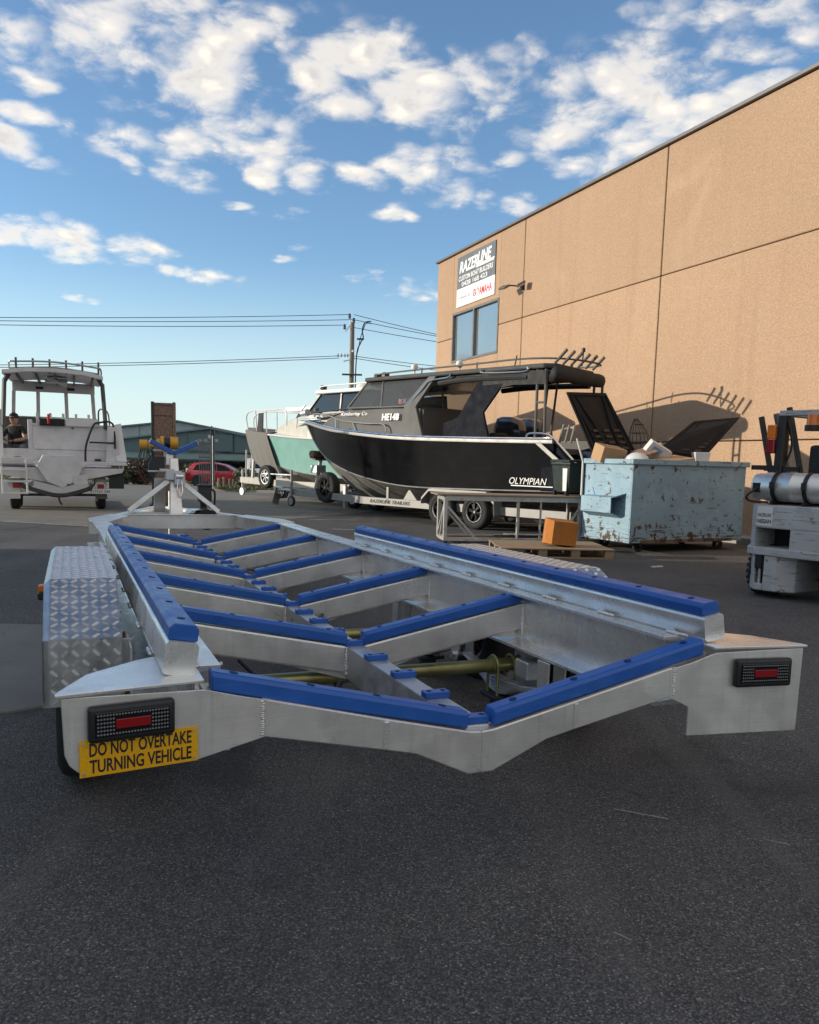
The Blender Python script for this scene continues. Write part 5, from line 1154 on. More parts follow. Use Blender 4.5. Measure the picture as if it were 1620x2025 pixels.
b = MB(); b.lathe([(-.13, .02), (-.115, .055), (-.07, .08), (0, .092), (.06, .095), (.11, .075), (.135, .02)], (0, -.19, 1.06), (0, -.12, 1), 18); hd = b.build('head', 'skin', pe, smooth=True)
b = MB(); b.lathe([(.0, .096), (.05, .104), (.10, .088), (.14, .02)], (0, -.185, 1.07), (0, -.05, 1), 18); b.prism([(-.085, -.26), (.085, -.26), (.06, -.37), (-.06, -.37)], 2, 1.075, 1.09); b.build('cap', 'hat', pe, smooth=True)
b = MB(); b.box((0, -.285, 1.045), (.025, .035, .04)); b.box((0, -.275, 1.0), (.05, .02, .012)); b.build('face', 'skin', hd, bevel=.008)
for s in (-1, 1):
    b = MB(); b.box((s*.035, -.272, 1.06), (.02, .01, .01)); b.build('eye', 'black', hd)
    b = MB()
    for k in range(5): b.tube([(s*.06, -.41, .56), (s*.05-.012*(k-2), -.45, .555-.01*abs(k-2)), (s*.03-.012*(k-2), -.48, .545)], [.012, .010, .008], 6)
    b.build('fingers', 'skin', pe, smooth=True)

# ------------------------------------------------------------ blue rubbish skip
OB = Vector((3.39, 12.5, 0)); AB = math.radians(27)
bn = thing('skip_bin', 'battered pale blue steel skip bin on castors with open black lids', 'bin', OB, AB)
LX, LY, Z0, Z1 = 2.45, 1.15, .16, 1.44
b = MB(); b.box((LX/2, .012, (Z0+Z1)/2), (LX, .024, Z1-Z0)); b.build('front_side', 'bin_blue', bn, bevel=.004)
b = MB(); b.box((.012, LY/2, (Z0+Z1)/2), (.024, LY-.05, Z1-Z0-.002)); b.build('end_side', 'bin_blue', bn)
b = MB(); b.box((LX-.012, LY/2, (Z0+Z1)/2), (.024, LY-.05, Z1-Z0-.002)); b.build('end_side', 'bin_blue', bn)
b = MB(); b.box((LX/2, LY-.012, (Z0+Z1)/2), (LX, .024, Z1-Z0)); b.build('back_side', 'bin_blue', bn)
b = MB(); b.box((LX/2, LY/2, Z0+.02), (LX-.05, LY-.05, .04)); b.build('floor', 'red_rust', bn)
for c, d in (((LX/2, -.015, Z1-.02), (LX+.09, .05, .085)), ((LX/2, LY+.015, Z1-.02), (LX+.09, .05, .085)), ((-.02, LY/2, Z1-.021), (.05, LY-.02, .08)), ((LX+.02, LY/2, Z1-.021), (.05, LY-.02, .08))):
    b = MB(); b.box(c, d); b.build('rim', 'bin_blue', bn, bevel=.006)
b = MB(); b.box((LX/2, -.004, Z0+.02), (LX*.82, .012, .05)); b.build('bottom_rail', 'red_rust', bn)
# fork pocket on the end
b = MB()
pk = [(-.22, .90), (-.22, .62), (-.20, .62), (-.20, .88), (0, .92), (0, .94)]
b.box((-.21, .58, .735), (.015, .72, .24)); b.plate([(-.21, .22, .855), (-.21, .94, .855), (0, .98, .87), (0, .20, .87)], .012); b.plate([(-.21, .22, .62), (-.21, .94, .62), (0, .98, .54), (0, .20, .54)], .012)
b.build('fork_pocket', 'bin_blue', bn, bevel=.002)
b = MB(); b.plate([(-.005, .98, .87), (-.005, .86, .87), (-.005, .92, 1.0)], .012); b.plate([(0, .12, .93), (0, .20, .87), (-.2, .22, .86)], .01); b.build('pocket_gusset', 'bin_blue', bn)
b = MB(); b.box((LX+.11, .58, .735), (.22, .70, .24)); b.build('fork_pocket', 'bin_blue', bn, bevel=.004)
for x, y in ((.35, .18), (2.1, .18), (.35, .98), (2.1, .98)):
    cw = bpy.data.objects.new('castor', None); C.objects.link(cw); cw.parent = bn; cw.location = (x, y, .085)
    b = MB(); b.lathe([(-.025, .03), (-.028, .075), (-.015, .085), (.015, .085), (.028, .075), (.025, .03)], (0, 0, 0), (.4, 1, 0), 20); b.build('tyre', 'rubber', cw, smooth=True)
    b = MB(); b.box((0, 0, .07), (.12, .10, .02)); b.bar((.0, .04, .0), (.02, .04, .075), .04, .008, (0, 1, 0)); b.bar((.0, -.04, .0), (.02, -.04, .075), .04, .008, (0, 1, 0)); b.build('fork', 'red_rust', cw)
def lid(pts, nm='lid'):
    A, Bq, Cq, D = [Vector(p) for p in pts]
    ex = (Bq-A).normalized(); ey = (D-A); ey = ey.normalized(); nz = ex.cross(ey).normalized()
    h = bpy.data.objects.new(nm, None); C.objects.link(h); h.parent = bn
    b = MB(); b.plate([A, Bq, Cq, D], .035); b.build('panel', 'lid_black', h, bevel=.008)
    def at(s, t): return A.lerp(Bq, s).lerp(D.lerp(Cq, s), t)
    sides = (1, -1)
    for sd in sides:
        o = nz*(.022*sd)
        for s0, t0, s1, t1 in ((.06, .04, .94, .04), (.06, .96, .94, .96), (.05, .05, .05, .95), (.95, .05, .95, .95)):
            b = MB(); b.bar(at(s0, t0)+o, at(s1, t1)+o, .035, .025, nz); b.build('edge_rib', 'lid_black', h)
        for k in range(4):
            for q in (.2, .45, .7):
                b = MB(); b.bar(at(q, .14+.09*k)+o*1.1, at(q+.14, .14+.09*k)+o*1.1, .045, .012, nz); b.build('rib', 'black', h)
        for q, e in ((.15, .02), (.35, .12), (.65, .88), (.85, .98)):
            P = smooth_path([at(q, .06)+o, at(q+(e-q)*.15, .45)+o, at(q+(e-q)*.55, .72)+o, at(e*.9+.05, .95)+o], 5)
            b = MB(); b.tube(P, .016, 6); b.build('curved_rib', 'lid_black', h, smooth=True)
    return h
inv = Matrix.Rotation(-AB, 3, 'Z')
W2B = lambda p: inv @ (Vector(p)-OB)
lid([W2B(p) for p in ((3.02, 13.52, 1.46), (3.90, 14.10, 1.50), (3.34, 14.40, 2.60), (2.53, 13.70, 2.54))])
lid([W2B(p) for p in ((4.13, 13.92, 1.60), (4.98, 14.0, 1.50), (5.85, 14.75, 2.26), (5.02, 14.75, 2.16))])
b = MB(); b.cyl(W2B((3.0, 13.5, 1.45)), W2B((4.95, 14.45, 1.45)), .015); b.build('hinge_rod', 'galv', bn, smooth=True)
b = MB(); b.cyl(W2B((5.05, 14.3, 1.3)), W2B((5.06, 14.3, 1.75)), .018); b.build('lid_prop', 'black', bn, smooth=True)
b = MB(); b.cyl((-.04, 1.16, .85), (-.04, 1.16, 1.40), .018); b.bar((-.04, 1.16, 1.4), (-.16, 1.2, 1.78), .03, .02); b.build('lid_stay', 'plastic_white', bn, smooth=True)
# rubbish heaped in the skip
def w_box(name, lab, cat, c, d, m, rot, group=None):
    o = thing(name, lab, cat, c, 0, group); o.rotation_euler = rot
    b = MB(); b.box((0, 0, 0), d); b.build('carton', m, o, bevel=.004); return o
o = w_box('cardboard_box', 'plain brown cardboard box propped on the skip corner', 'box', (3.18, 13.22, 1.53), (.44, .30, .26), 'cardboard', (.25, .12, .35))
b = MB(); b.box((0, 0, .132), (.44, .05, .002)); b.build('tape', 'ply', o)
o = w_box('printed_carton', 'white and blue printed carton lying among the rubbish', 'box', (3.98, 13.38, 1.57), (.42, .12, .30), 'plastic_white', (.5, .45, .3))
b = MB(); b.box((-.05, -.063, .02), (.18, .004, .16)); b.build('print', 'sticker_blue', o)
w_box('flattened_carton', 'flattened brown carton lying over the skip rim', 'box', (4.2, 13.25, 1.48), (.60, .45, .04), 'cardboard', (.12, -.1, .5))
w_box('torn_carton', 'torn dark brown carton beside the printed carton', 'box', (3.78, 13.3, 1.50), (.34, .3, .2), 'crate_brown', (.3, -.3, .2))
rb = thing('rubbish_bag', 'crumpled white plastic bag bulging over the skip edge', 'bag', (3.58, 13.05, 1.40))
b = MB(); rr = random.Random(3); b.loft([[((.19+rr.uniform(-.02, .02))*r*math.cos(a), (.16+rr.uniform(-.02, .02))*r*math.sin(a), z) for a in [2*PI*k/14 for k in range(14)]] for z, r in ((0, .8), (.06, 1), (.11, .9), (.15, .55), (.17, .1))]); b.build('sack', 'plastic_white', rb, smooth=True, angle=70)
rb = thing('clear_tub', 'small clear plastic tub on the rubbish in the skip', 'tub', (4.85, 13.75, 1.46))
b = MB(); b.loft([[(s*x, s*y, z) for x, y in ((-.13, -.1), (.13, -.1), (.13, .1), (-.13, .1))] for z, s in ((0, .85), (.15, 1), (.15, .92), (.01, .8))]); b.build('shell', 'plastic_white', rb, bevel=.01)
rb = thing('rubbish_heap', 'mixed rubbish filling the skip up to its rim', 'rubbish', (4.3, 13.4, 1.28), AB)
b = MB(); rr = random.Random(8)
b.box((.1, .1, -.1), (2.0, .9, .2))
hp = b.build('heap', 'red_rust', rb)
for k in range(10):
    b = MB(); b.box((rr.uniform(-.8, .9), rr.uniform(-.2, .4), rr.uniform(.02, .14)), (rr.uniform(.15, .4), rr.uniform(.1, .3), rr.uniform(.03, .12)), Euler((rr.uniform(-.5, .5), rr.uniform(-.5, .5), rr.uniform(0, 3))).to_matrix()); b.build('scrap', rr.choice(['cardboard', 'plastic_white', 'crate_brown', 'ply', 'cardboard']), rb, bevel=.003)
nb_ = thing('mesh_bag', 'black mesh net bundle hanging over the raised lid edge', 'net', (3.86, 14.25, 1.62))
b = MB()
for k in range(9):
    a = k*PI/8; b.tube(smooth_path([(.02*math.cos(a), .1*math.sin(a), .55), (.14*math.cos(a)+.05, .14*math.sin(a), .35), (.20*math.cos(a)+.08, .18*math.sin(a), .12), (.18*math.cos(a)+.06, .15*math.sin(a), -.05)]), .006, 4)
for z, r in ((.45, .08), (.3, .15), (.12, .2), (0, .2)):
    b.tube([(r*math.cos(t)+.06, r*math.sin(t), z) for t in [2*PI*i/14 for i in range(14)]], .006, 4, closed=True)
kind(b.build('net', 'black', nb_), 'stuff')

# ------------------------------------------------------------ steel work table, wheelie bin, pallet, tub
OT_ = Vector((.57, 13.35, 0)); AT = math.radians(8)
tbv = thing('work_table', 'long welded steel frame table with a timber top', 'table', OT_, AT)
TL, TW, TH = 2.72, .60, .80
b = MB(); b.box((TL/2-.05, TW/2, TH+.012), (TL+.2, TW+.12, .024)); b.build('table_top', 'ply', tbv, bevel=.003)
for y in (0.0, TW):
    b = MB(); b.box((TL/2, y, TH-.045), (TL, .05, .085)); b.build('top_beam', 'table_steel', tbv, bevel=.004)
    b = MB(); b.box((TL/2, y, .075), (TL, .05, .06)); b.build('bottom_beam', 'table_steel', tbv, bevel=.004)
for x in (0.0, TL):
    b = MB(); b.box((x, TW/2, TH-.045), (.05, TW-.06, .08)); b.build('end_beam', 'table_steel', tbv, bevel=.004)
    b = MB(); b.box((x, TW/2, .075), (.05, TW-.06, .058)); b.build('end_beam', 'table_steel', tbv, bevel=.004)
for x, y, w in ((0, 0, .062), (0, TW, .062), (1.23, 0, .035), (1.62, 0, .03), (2.30, 0, .06), (TL, 0, .062), (TL, TW, .062), (1.4, TW, .05), (2.3, TW, .05)):
    b = MB(); b.box((x, y, TH/2+.01), (w, w, TH-.10)); b.build('leg', 'table_steel', tbv, bevel=.004)
for a, q in (((.03, 0, .62), (.50, 0, .11)), ((.03, TW, .62), (.50, TW, .11)), ((0, .05, .68), (0, TW*.65, .11)), ((2.28, 0, .60), (1.95, 0, .11)), ((2.70, 0, .50), (2.45, 0, .11)), ((TL-.1, TW, .6), (TL-.6, TW, .1)), ((0, TW, .15), (0, .06, .66))):
    b = MB(); b.bar(a, q, .04, .04); b.build('brace', 'table_steel', tbv, bevel=.004)
for x in (.02, TL-.02):
    b = MB(); b.cyl((x, -.02, .03), (x, .02, .03), .03, n=12); b.build('castor', 'black', tbv)
offc = [((.75, .35, .115), (1.5, .25, .018), .06, 'ply'), ((1.75, .45, .114), (1.2, .3, .016), -.1, 'plastic_white'), ((1.3, .15, .135), (.9, .10, .02), .02, 'black'), ((2.2, .25, .116), (.5, .3, .02), .3, 'ply')]
for i, (c, d, r, m) in enumerate(offc):
    lab = ['pale plywood offcut lying under the steel table', 'white sheet offcut lying under the steel table', 'narrow black strip lying on the offcuts under the table', 'short plywood offcut near the braced table leg'][i]
    o = thing('offcut', lab, 'offcut', OT_+Matrix.Rotation(AT, 3, 'Z') @ Vector(c), AT+r); b = MB(); b.box((0, 0, 0), d); b.build('board', m, o, bevel=.003)
wbn = thing('wheelie_bin', 'small dark green wheelie bin standing on the steel table', 'bin', OT_+Matrix.Rotation(AT, 3, 'Z') @ Vector((2.20, .30, TH+.024)), AT+.35)
b = MB(); b.loft([[(s*x*.21, s*y*.24, z) for x, y in ((-1, -1), (1, -1), (1, 1), (-1, 1))] for z, s in ((.05, .82), (.50, 1.0), (.53, 1.06), (.56, 1.06))]); b.build('body', 'bin_green', wbn, bevel=.015, seg=2)
b = MB(); b.loft([[(s*x*.23, s*y*.26, z) for x, y in ((-1, -1), (1, -1), (1, 1), (-1, 1))] for z, s in ((.565, 1.0), (.59, 1.0), (.61, .9))]); b.build('lid', 'bin_green', wbn, bevel=.01)
b = MB(); b.cyl((-.22, -.25, .58), (-.22, .25, .58), .018); b.build('handle', 'bin_green', wbn, smooth=True)
b = MB(); b.prism([(-.18, .08), (-.09, .08), (-.07, .46), (-.19, .46)], 0, -.216, -.20); b.build('label_panel', 'plastic_white', wbn)
for y in (-.16, .16):
    b = MB(); b.cyl((-.17, y-.02, .045), (-.17, y+.02, .045), .045, n=14); b.build('wheel', 'rubber', wbn, smooth=True)
pl = thing('pallet', 'weathered timber pallet with a plywood deck on the asphalt', 'pallet', (1.30, 11.55, 0), math.radians(3))
for k in range(9):
    b = MB(); b.box((.83, .06+.135*k, .134), (1.66, .122, .018)); o = b.build('deck_board', 'pallet_wood', pl, bevel=.002); o.location = (random.uniform(-.01, .01), 0, random.uniform(-.001, .001))
for y in (.06, .58, 1.12):
    b = MB(); b.box((.83, y, .011), (1.66, .10, .02)); b.build('base_board', 'pallet_wood', pl, bevel=.002)
    for x in (.07, .62, 1.10, 1.59):
        b = MB(); b.box((x, y, .072), (.13, .10, .10)); b.build('block', 'pallet_wood', pl, bevel=.003)
for x in (.07, .83, 1.59):
    b = MB(); b.box((x, .59, .1225), (.10, 1.12, .004)); b.build('stringer', 'pallet_wood', pl)
tb2 = thing('orange_tub', 'scuffed orange plastic tub tipped on its side on the pallet', 'tub', (2.22, 11.98, .15), math.radians(12))
tb2.rotation_euler = (0, .09, math.radians(8))
b = MB(); b.loft([[(s*x*.20, y, .005+.19*s2+s*z*.185) for x, z in ((-1, -1), (1, -1), (1, 1), (-1, 1))] for y, s, s2 in ((-.18, .93, 1), (.14, 1.0, 1), (.15, 1.06, 1), (.20, 1.06, 1))]); b.build('shell', 'plastic_orange', tb2, bevel=.012, seg=2)
b = MB(); b.box((.205, -.02, .20), (.012, .02, .36)); b.build('rib', 'plastic_orange', tb2)
for p, r, lab in (((2.25, 10.85, .012), .2, 'small dark offcut of rubber on the asphalt by the pallet'), ((3.35, 10.9, .008), .5, 'thin bent metal scrap on the asphalt under the skip')):
    o = thing('scrap', lab, 'scrap', p, r); b = MB(); b.loft([[(x, y, z) for y, z in ((-.03, -.008), (.03, -.008), (.02, .012), (-.02, .01))] for x in (-.09, -.02, .05, .1)]); b.build('piece', 'black' if r < .3 else 'galv', o, bevel=.003)

# ------------------------------------------------------------ forklift
fk = thing('forklift', 'worn grey gas forklift with its counterweight towards the yard', 'forklift', (3.63, 8.62, 0), math.atan2(-.8, .6))
G_ = 'fork_grey'
# counterweight: plan outline with rounded rear corners, tow slot and vent opening
def plan(u0, u1, v0, v1, r=.16):
    return [(u0, v1), (u0, v0+r), (u0+r*.35, v0+r*.3), (u0+r, v0), (u1-r, v0), (u1-r*.35, v0+r*.3), (u1, v0+r), (u1, v1)]
UC = .47
b = MB(); b.prism(plan(-.08, 1.02, .0, .62), 2, .74, .985); b.build('counterweight_top', G_, fk, bevel=.018, seg=2)
# middle band around the opening
for u0, u1 in ((-.08, .05), (.43, 1.02)):
    pol = [(u0, .62), (u0, .16 if u0 < 0 else 0), (u0+.05 if u0 < 0 else u0, .06 if u0 < 0 else 0), (u1 if u0 < 0 else u1-.16, 0), (u1, .0 if u0 < 0 else .16), (u1, .62)]
    b = MB(); b.prism(pol, 2, .535, .742); b.build('counterweight_middle', G_, fk, bevel=.004)
b = MB(); b.box((.24, .40, .64), (.40, .02, .21)); b.build('vent_back', 'black', fk)
b = MB(); b.prism(plan(-.10, 1.04, -.02, .62), 2, .455, .538); b.build('bumper_band', G_, fk, bevel=.012, seg=2)
b = MB(); b.prism([(-.02, .55), (-.02, .08), (.07, .0), (.07, .55)], 2, .08, .457); b.build('lower_weight', G_, fk, bevel=.01)
b = MB(); b.prism([(.07, .55), (.07, .0), (.165, .0), (.165, .55)], 2, .31, .455); b.box((.115, -.004, .385), (.07, .03, .13)); b.build('tow_slot', 'black', fk)
b = MB(); b.prism([(.165, .55), (.165, .0), (.29, .0), (.46, .12), (.50, .55)], 2, .08, .457); b.build('lower_weight', G_, fk, bevel=.01)
b = MB(); b.prism([(.07, .55), (.07, .0), (.165, .0), (.165, .55)], 2, .08, .15); b.build('lower_weight', G_, fk, bevel=.006)
b = MB(); b.box((.118, .22, .23), (.095, .02, .16)); b.build('slot_back', 'black', fk)
b = MB(); b.cyl((.115, .03, .10), (.115, .03, .46), .016); b.build('tow_pin', 'galv', fk, smooth=True)
# body, cowl, steering wheels
b = MB(); b.box((UC, 1.25, .62), (.98, 1.35, .62)); b.build('body', G_, fk, bevel=.03)
b = MB(); b.box((UC, .62, 1.06), (.92, .42, .16)); b.build('engine_hood', 'black', fk, bevel=.03)
b = MB(); b.box((UC+.05, .80, 1.20), (.50, .50, .12)); b.box((UC+.05, .58, 1.42), (.48, .12, .40)); b.build('seat', 'canvas_black', fk, bevel=.04, seg=2)
wheel(fk, (.04, .34, .27), .27, .20, -1, G_, .55, 6, True); wheel(fk, (.83, .34, .27), .27, .20, 1, G_, .55, 6, True)
wheel(fk, (-.02, 1.75, .33), .33, .26, -1, G_, .5, 6, True); wheel(fk, (.98, 1.75, .33), .33, .26, 1, G_, .5, 6, True)
# overhead guard
for x in (.02, .92):
    b = MB(); b.bar((x, .42, 1.0), (x, .46, 1.93), .09, .12, (0, 1, 0)); b.build('guard_post', 'black', fk, bevel=.01)
    b = MB(); b.bar((x, 1.75, .95), (x, 1.45, 1.93), .06, .08, (0, 1, 0)); b.build('guard_post', G_, fk, bevel=.006)
    b = MB(); b.box((x-.085 if x < .5 else x+.085, .40, 1.755), (.09, .10, .15)); tl_ = b.build('tail_light', 'orange_lens', fk, bevel=.008)
    b = MB(); b.box((x-.085 if x < .5 else x+.085, .40, 1.60), (.09, .10, .15)); b.build('red_lens', 'red_lens', tl_, bevel=.008)
b = MB()
b.box((.47, .46, 1.955), (.99, .08, .06)); b.box((.47, 1.45, 1.955), (.99, .08, .06)); b.box((.02, .95, 1.956), (.08, .92, .06)); b.box((.92, .95, 1.956), (.08, .92, .06))
b.build('overhead_guard', G_, fk, bevel=.008)
for x in (.2, .38, .56, .74):
    b = MB(); b.box((x, .95, 1.955), (.03, .9, .04)); b.build('guard_bar', G_, fk)
b = MB(); b.cyl((.37, .38, 1.76), (.37, .38, 1.82), .075, n=18); bc = b.build('beacon', 'black', fk, smooth=True)
b = MB(); b.cyl((.37, .38, 1.82), (.37, .38, 1.93), .062, .055, 18); b.build('beacon_lens', 'orange_lens', bc, smooth=True)
# gas bottle across the counterweight
gb2 = bpy.data.objects.new('gas_bottle', None); C.objects.link(gb2); gb2.parent = fk; gb2.location = (.34, .20, 1.17)
b = MB(); b.lathe([(-.42, .105), (-.42, .135), (-.40, .14), (-.33, .142), (-.31, .145), (-.30, .152), (.0, .153), (.003, .156), (.008, .156), (.012, .153), (.26, .152), (.34, .135), (.39, .115), (.395, .118), (.42, .118), (.42, .108), (.395, .105), (.39, .02), (.385, .001)], (0, 0, 0), (1, 0, 0), 32); b.build('bottle', 'gas_alu', gb2, smooth=True, angle=50)
b = MB(); b.box((-.35, -.143, -.01), (.09, .012, .10)); b.build('collar_opening', 'black', gb2, bevel=.004)
b = MB(); b.tube(smooth_path([(-.34, -.15, -.02), (-.42, -.20, -.10), (-.40, -.16, -.155), (-.2, -.15, -.16)]), .012, 8); b.build('gas_hose', 'black', gb2, smooth=True)
for x in (-.17, .17):
    b = MB(); b.lathe([(-.022, .157), (-.022, .162), (.022, .162), (.022, .157)], (x, 0, 0), (1, 0, 0), 32); b.box((x, -.165, .02), (.05, .02, .07)); b.build('strap', 'black', gb2)
    b = MB(); b.box((x, -.05, -.165), (.03, .22, .04)); b.build('cradle', 'black', gb2)
b = MB(); b.box((.02, .14, 1.37), (.3, .02, .05)); b.bar((-.14, .42, 1.36), (.25, .42, 1.36), .04, .05); b.build('bottle_rack', 'black', fk)
# decals
b = MB(); b.box((.14, -.0015, .865), (.17, .003, .20)); b.build('decal', 'plastic_white', fk)
lettering('RAZERLINE', 'ink', fk, (.065, -.0035, .86), (1, 0, 0), (0, 0, 1), .15, .035, shear=.25, ext=.0008)
lettering('NISSAN', 'flash', fk, (.065, -.0035, .79), (1, 0, 0), (0, 0, 1), .15, .045, ext=.0008, bold=.03)
# controls
b = MB(); b.tube(arc((UC, 1.35, 1.42), .16, 0, 2*PI, 18, 'xy')[:-1], .013, 6, closed=True); b.cyl((UC, 1.35, 1.0), (UC, 1.35, 1.42), .03); b.build('steering_wheel', 'black', fk, smooth=True)
for x in (.72, .79, .86):
    b = MB(); b.cyl((x, 1.3, 1.0), (x, 1.22, 1.32), .009, n=8); b.lathe([(-.02, .004), (0, .022), (.02, .004)], (x, 1.22, 1.33), (0, 0, 1), 10); b.build('lever', 'black', fk, smooth=True)
b = MB(); b.tube(smooth_path([(.06, .44, 1.9), (.10, .5, 1.6), (.04, .45, 1.3), (.10, .5, 1.05)]), .012, 6); b.build('wiring', 'black', fk, smooth=True)
b = MB(); b.tube(smooth_path([(.60, .2, 1.1), (.72, .3, 1.3), (.85, .5, 1.22), (.9, .6, 1.05)]), .014, 6); b.build('hose', 'black', fk, smooth=True)
# mast beyond
for x in (.2, .74):
    b = MB(); b.box((x, 2.15, 1.15), (.08, .12, 2.1)); b.build('mast', 'black', fk)
# steel lengths leaning beyond the forklift
for i, (a, q, lab) in enumerate((((4.59, 9.7, .0), (4.06, 9.6, 1.96), 'dark steel bar leaning behind the forklift bottle'), ((4.83, 9.7, 0), (4.23, 9.6, 2.0), 'pale grey steel bar leaning behind the forklift bottle'), ((4.98, 9.75, 0), (4.40, 9.65, 2.08), 'short dark steel bar leaning by the forklift lamp'))):
    o = thing('steel_bar', lab, 'steel bar', a); b = MB(); q = Vector(q)-Vector(a); b.bar((0, 0, 0), q, .05, .05); b.build('bar', ('crate_edge', 'flash', 'crate_edge')[i], o, bevel=.004)
    b = MB(); b.box((0, 0, .01), (.12, .12, .02)); b.build('foot', 'crate_edge', o)
b = thing('parts_crate', 'dark steel stillage holding bars behind the forklift', 'crate', (5.1, 10.3, 0), .5)
q = MB(); q.box((0, 0, .7), (.9, .6, .04)); q.build('shelf', 'crate_edge', b)
for x in (-.42, .42):
    for y in (-.27, .27):
        q = MB(); q.box((x, y, .68), (.05, .05, 1.36)); q.build('leg', 'crate_edge', b)
q = MB(); q.box((0, -.27, 1.33), (.88, .05, .06)); q.build('rail', 'crate_edge', b)

# ------------------------------------------------------------ behind: crate column, fence, car, sheds, pole, plants
ck = thing('crate_column', 'tall rust brown crate standing upright behind the trailer post', 'crate', (-6.42, 21.1, 0), math.radians(14))
b = MB(); b.box((0, .15, 1.33), (.46, .30, 2.62)); b.build('body', 'crate_brown', ck)
for x, w in ((-.265, .07), (.265, .07)):
    b = MB(); b.box((x, .14, 1.34), (w, .36, 2.68)); b.build('edge_post', 'crate_edge' if x < 0 else 'crate_brown', ck, bevel=.006)
for z in (.4, 1.4, 2.36, 2.63):
    b = MB(); b.box((0, -.01, z), (.455, .03, .05)); b.build('batten', 'crate_brown', ck, bevel=.004)
b = MB(); b.box((0, .15, .02), (.7, .5, .04)); b.build('base', 'crate_edge', ck)
def ribbed(parent, x0, x1, y, z0f, z1f, m, pitch=.6, d=.06, name='cladding_sheet'):
    n = max(1, int((x1-x0)/3.0))
    for k in range(n):
        a = x0+(x1-x0)*k/n; q = x0+(x1-x0)*(k+1)/n; nn = int((q-a)/pitch*2); b = MB(); lo = []; hi = []
        for i in range(nn+1):
            x = a+(q-a)*i/nn; yy = y-(d if i % 2 else 0); lo.append((x, yy, z0f(x))); hi.append((x, yy, z1f(x)))
        b.loft([lo, hi], closed=False, cap=False); b.build(name, m, parent)
GY = gz(80)
s1 = thing('grey_shed', 'large pale grey gabled shed behind the dark green shed', 'building', (-22.34, 78, GY), .06)
apx = 0.0
def roofz(x): return 5.05-.125*abs(x) if x < 0 else 5.05-.17*x
ribbed(s1, -16, 18, 0, lambda x: 0, roofz, 'shed_light', 1.1, .08)
for sx in (-1, 1):
    b = MB(); x1 = -16.3 if sx < 0 else 18.3; b.plate([(0, -.4, roofz(0)+.12), (x1, -.4, roofz(x1)+.12), (x1, 30, roofz(x1)+.12), (0, 30, roofz(0)+.12)], .14); b.build('roof', 'shed_roof', s1)
s2 = thing('green_shed', 'dark green gabled shed with pale lettering on its wall', 'building', (-15.85, 64, GY), .04)
def roofz2(x): return 4.02-.145*abs(x) if x < 0 else 4.02-.17*x
ribbed(s2, -16, 9, 0, lambda x: 0, roofz2, 'shed_dark', 1.0, .07)
for sx in (-1, 1):
    b = MB(); x1 = -16.3 if sx < 0 else 9.2; b.plate([(0, -.35, roofz2(0)+.08), (x1, -.35, roofz2(x1)+.08), (x1, 12, roofz2(x1)+.08), (0, 12, roofz2(0)+.08)], .12); b.build('roof', 'shed_roof', s2)
b = MB(); b.plate([(-16, -1.6, 1.65), (9, -1.6, 1.65), (9, -.1, 2.1), (-16, -.1, 2.1)], .08); b.build('awning', 'shed_roof', s2)
b = MB(); b.box((-3, -.14, 1.0), (16, .08, 1.9)); b.build('dark_front', 'glass_dark', s2)
b = MB(); b.box((.1, -.16, 2.98), (3.4, .05, 1.3)); b.build('sign_board', 'shed_dark', s2)
lettering('SHELTER', 'letter_grey', s2, (-.85, -.20, 3.02), (1, 0, 0), (0, 0, 1), 1.6, .24, ext=.02, bold=.03)
lettering('CENTRE', 'letter_grey', s2, (-.15, -.20, 2.62), (1, 0, 0), (0, 0, 1), .6, .16, ext=.02)
b = MB(); b.box((.1, -.20, 3.45), (.42, .04, .26)); b.build('emblem', 'letter_grey', s2)
# red car
cr = thing('red_hatchback', 'red hatchback parked side on beyond the fence', 'car', (-12.2, 52.0, gz(52)), math.radians(2))
prof = [(-1.95, .30), (-2.05, .62), (-1.98, .95), (-1.62, 1.38), (-1.15, 1.50), (-.3, 1.50), (.45, 1.36), (1.15, .98), (1.75, .86), (2.05, .68), (2.08, .35), (1.9, .26)]
b = MB(); b.loft([[(x, y, z if z < .9 else .9+(z-.9)*k) for x, z in prof] for y, k in ((-.86, .97), (-.80, 1.0), (.80, 1.0), (.86, .97))]); b.build('body', 'car_red', cr, smooth=True, bevel=.03, angle=50)
for sd in (-1, 1):
    for poly in ([(-1.55, 1.0), (-1.35, 1.33), (-.95, 1.41), (-.12, 1.41), (-.12, .98)], [(-.06, .98), (-.06, 1.41), (.40, 1.30), (.98, .98)]):
        b = MB(); b.plate([(x, sd*.868, z) for x, z in poly], .02); b.build('window', 'glass_dark', cr)
    b = MB(); b.box((-.35, sd*.88, .86), (.18, .02, .03)); b.build('door_handle', 'chrome', cr)
    b = MB(); b.box((.85, sd*.94, 1.02), (.16, .14, .12)); b.build('mirror', 'car_red', cr, bevel=.03)
    b = MB(); b.box((-1.92, sd*.70, .95), (.16, .26, .30)); b.build('tail_light', 'plastic_white', cr, bevel=.03)
    for x in (-1.28, 1.32):
        h = wheel(cr, (x, sd*.78, .32), .32, .2, 1, 'rim', .66, 5); h.rotation_euler = (0, 0, PI/2*sd)
        b = MB(); b.cyl((x, sd*.70, .34), (x, sd*.872, .34), .37, n=24); b.build('wheel_arch', 'black', cr)
vn = thing('white_ute', 'white utility vehicle parked behind the hidden white boat', 'car', (-8.0, 43.5, gz(43.5)), math.radians(-75))
vp = [(-2.4, .35), (-2.45, .75), (-2.35, 1.1), (-.6, 1.1), (-.45, 1.62), (.55, 1.66), (1.25, 1.12), (2.2, 1.0), (2.4, .7), (2.38, .38)]
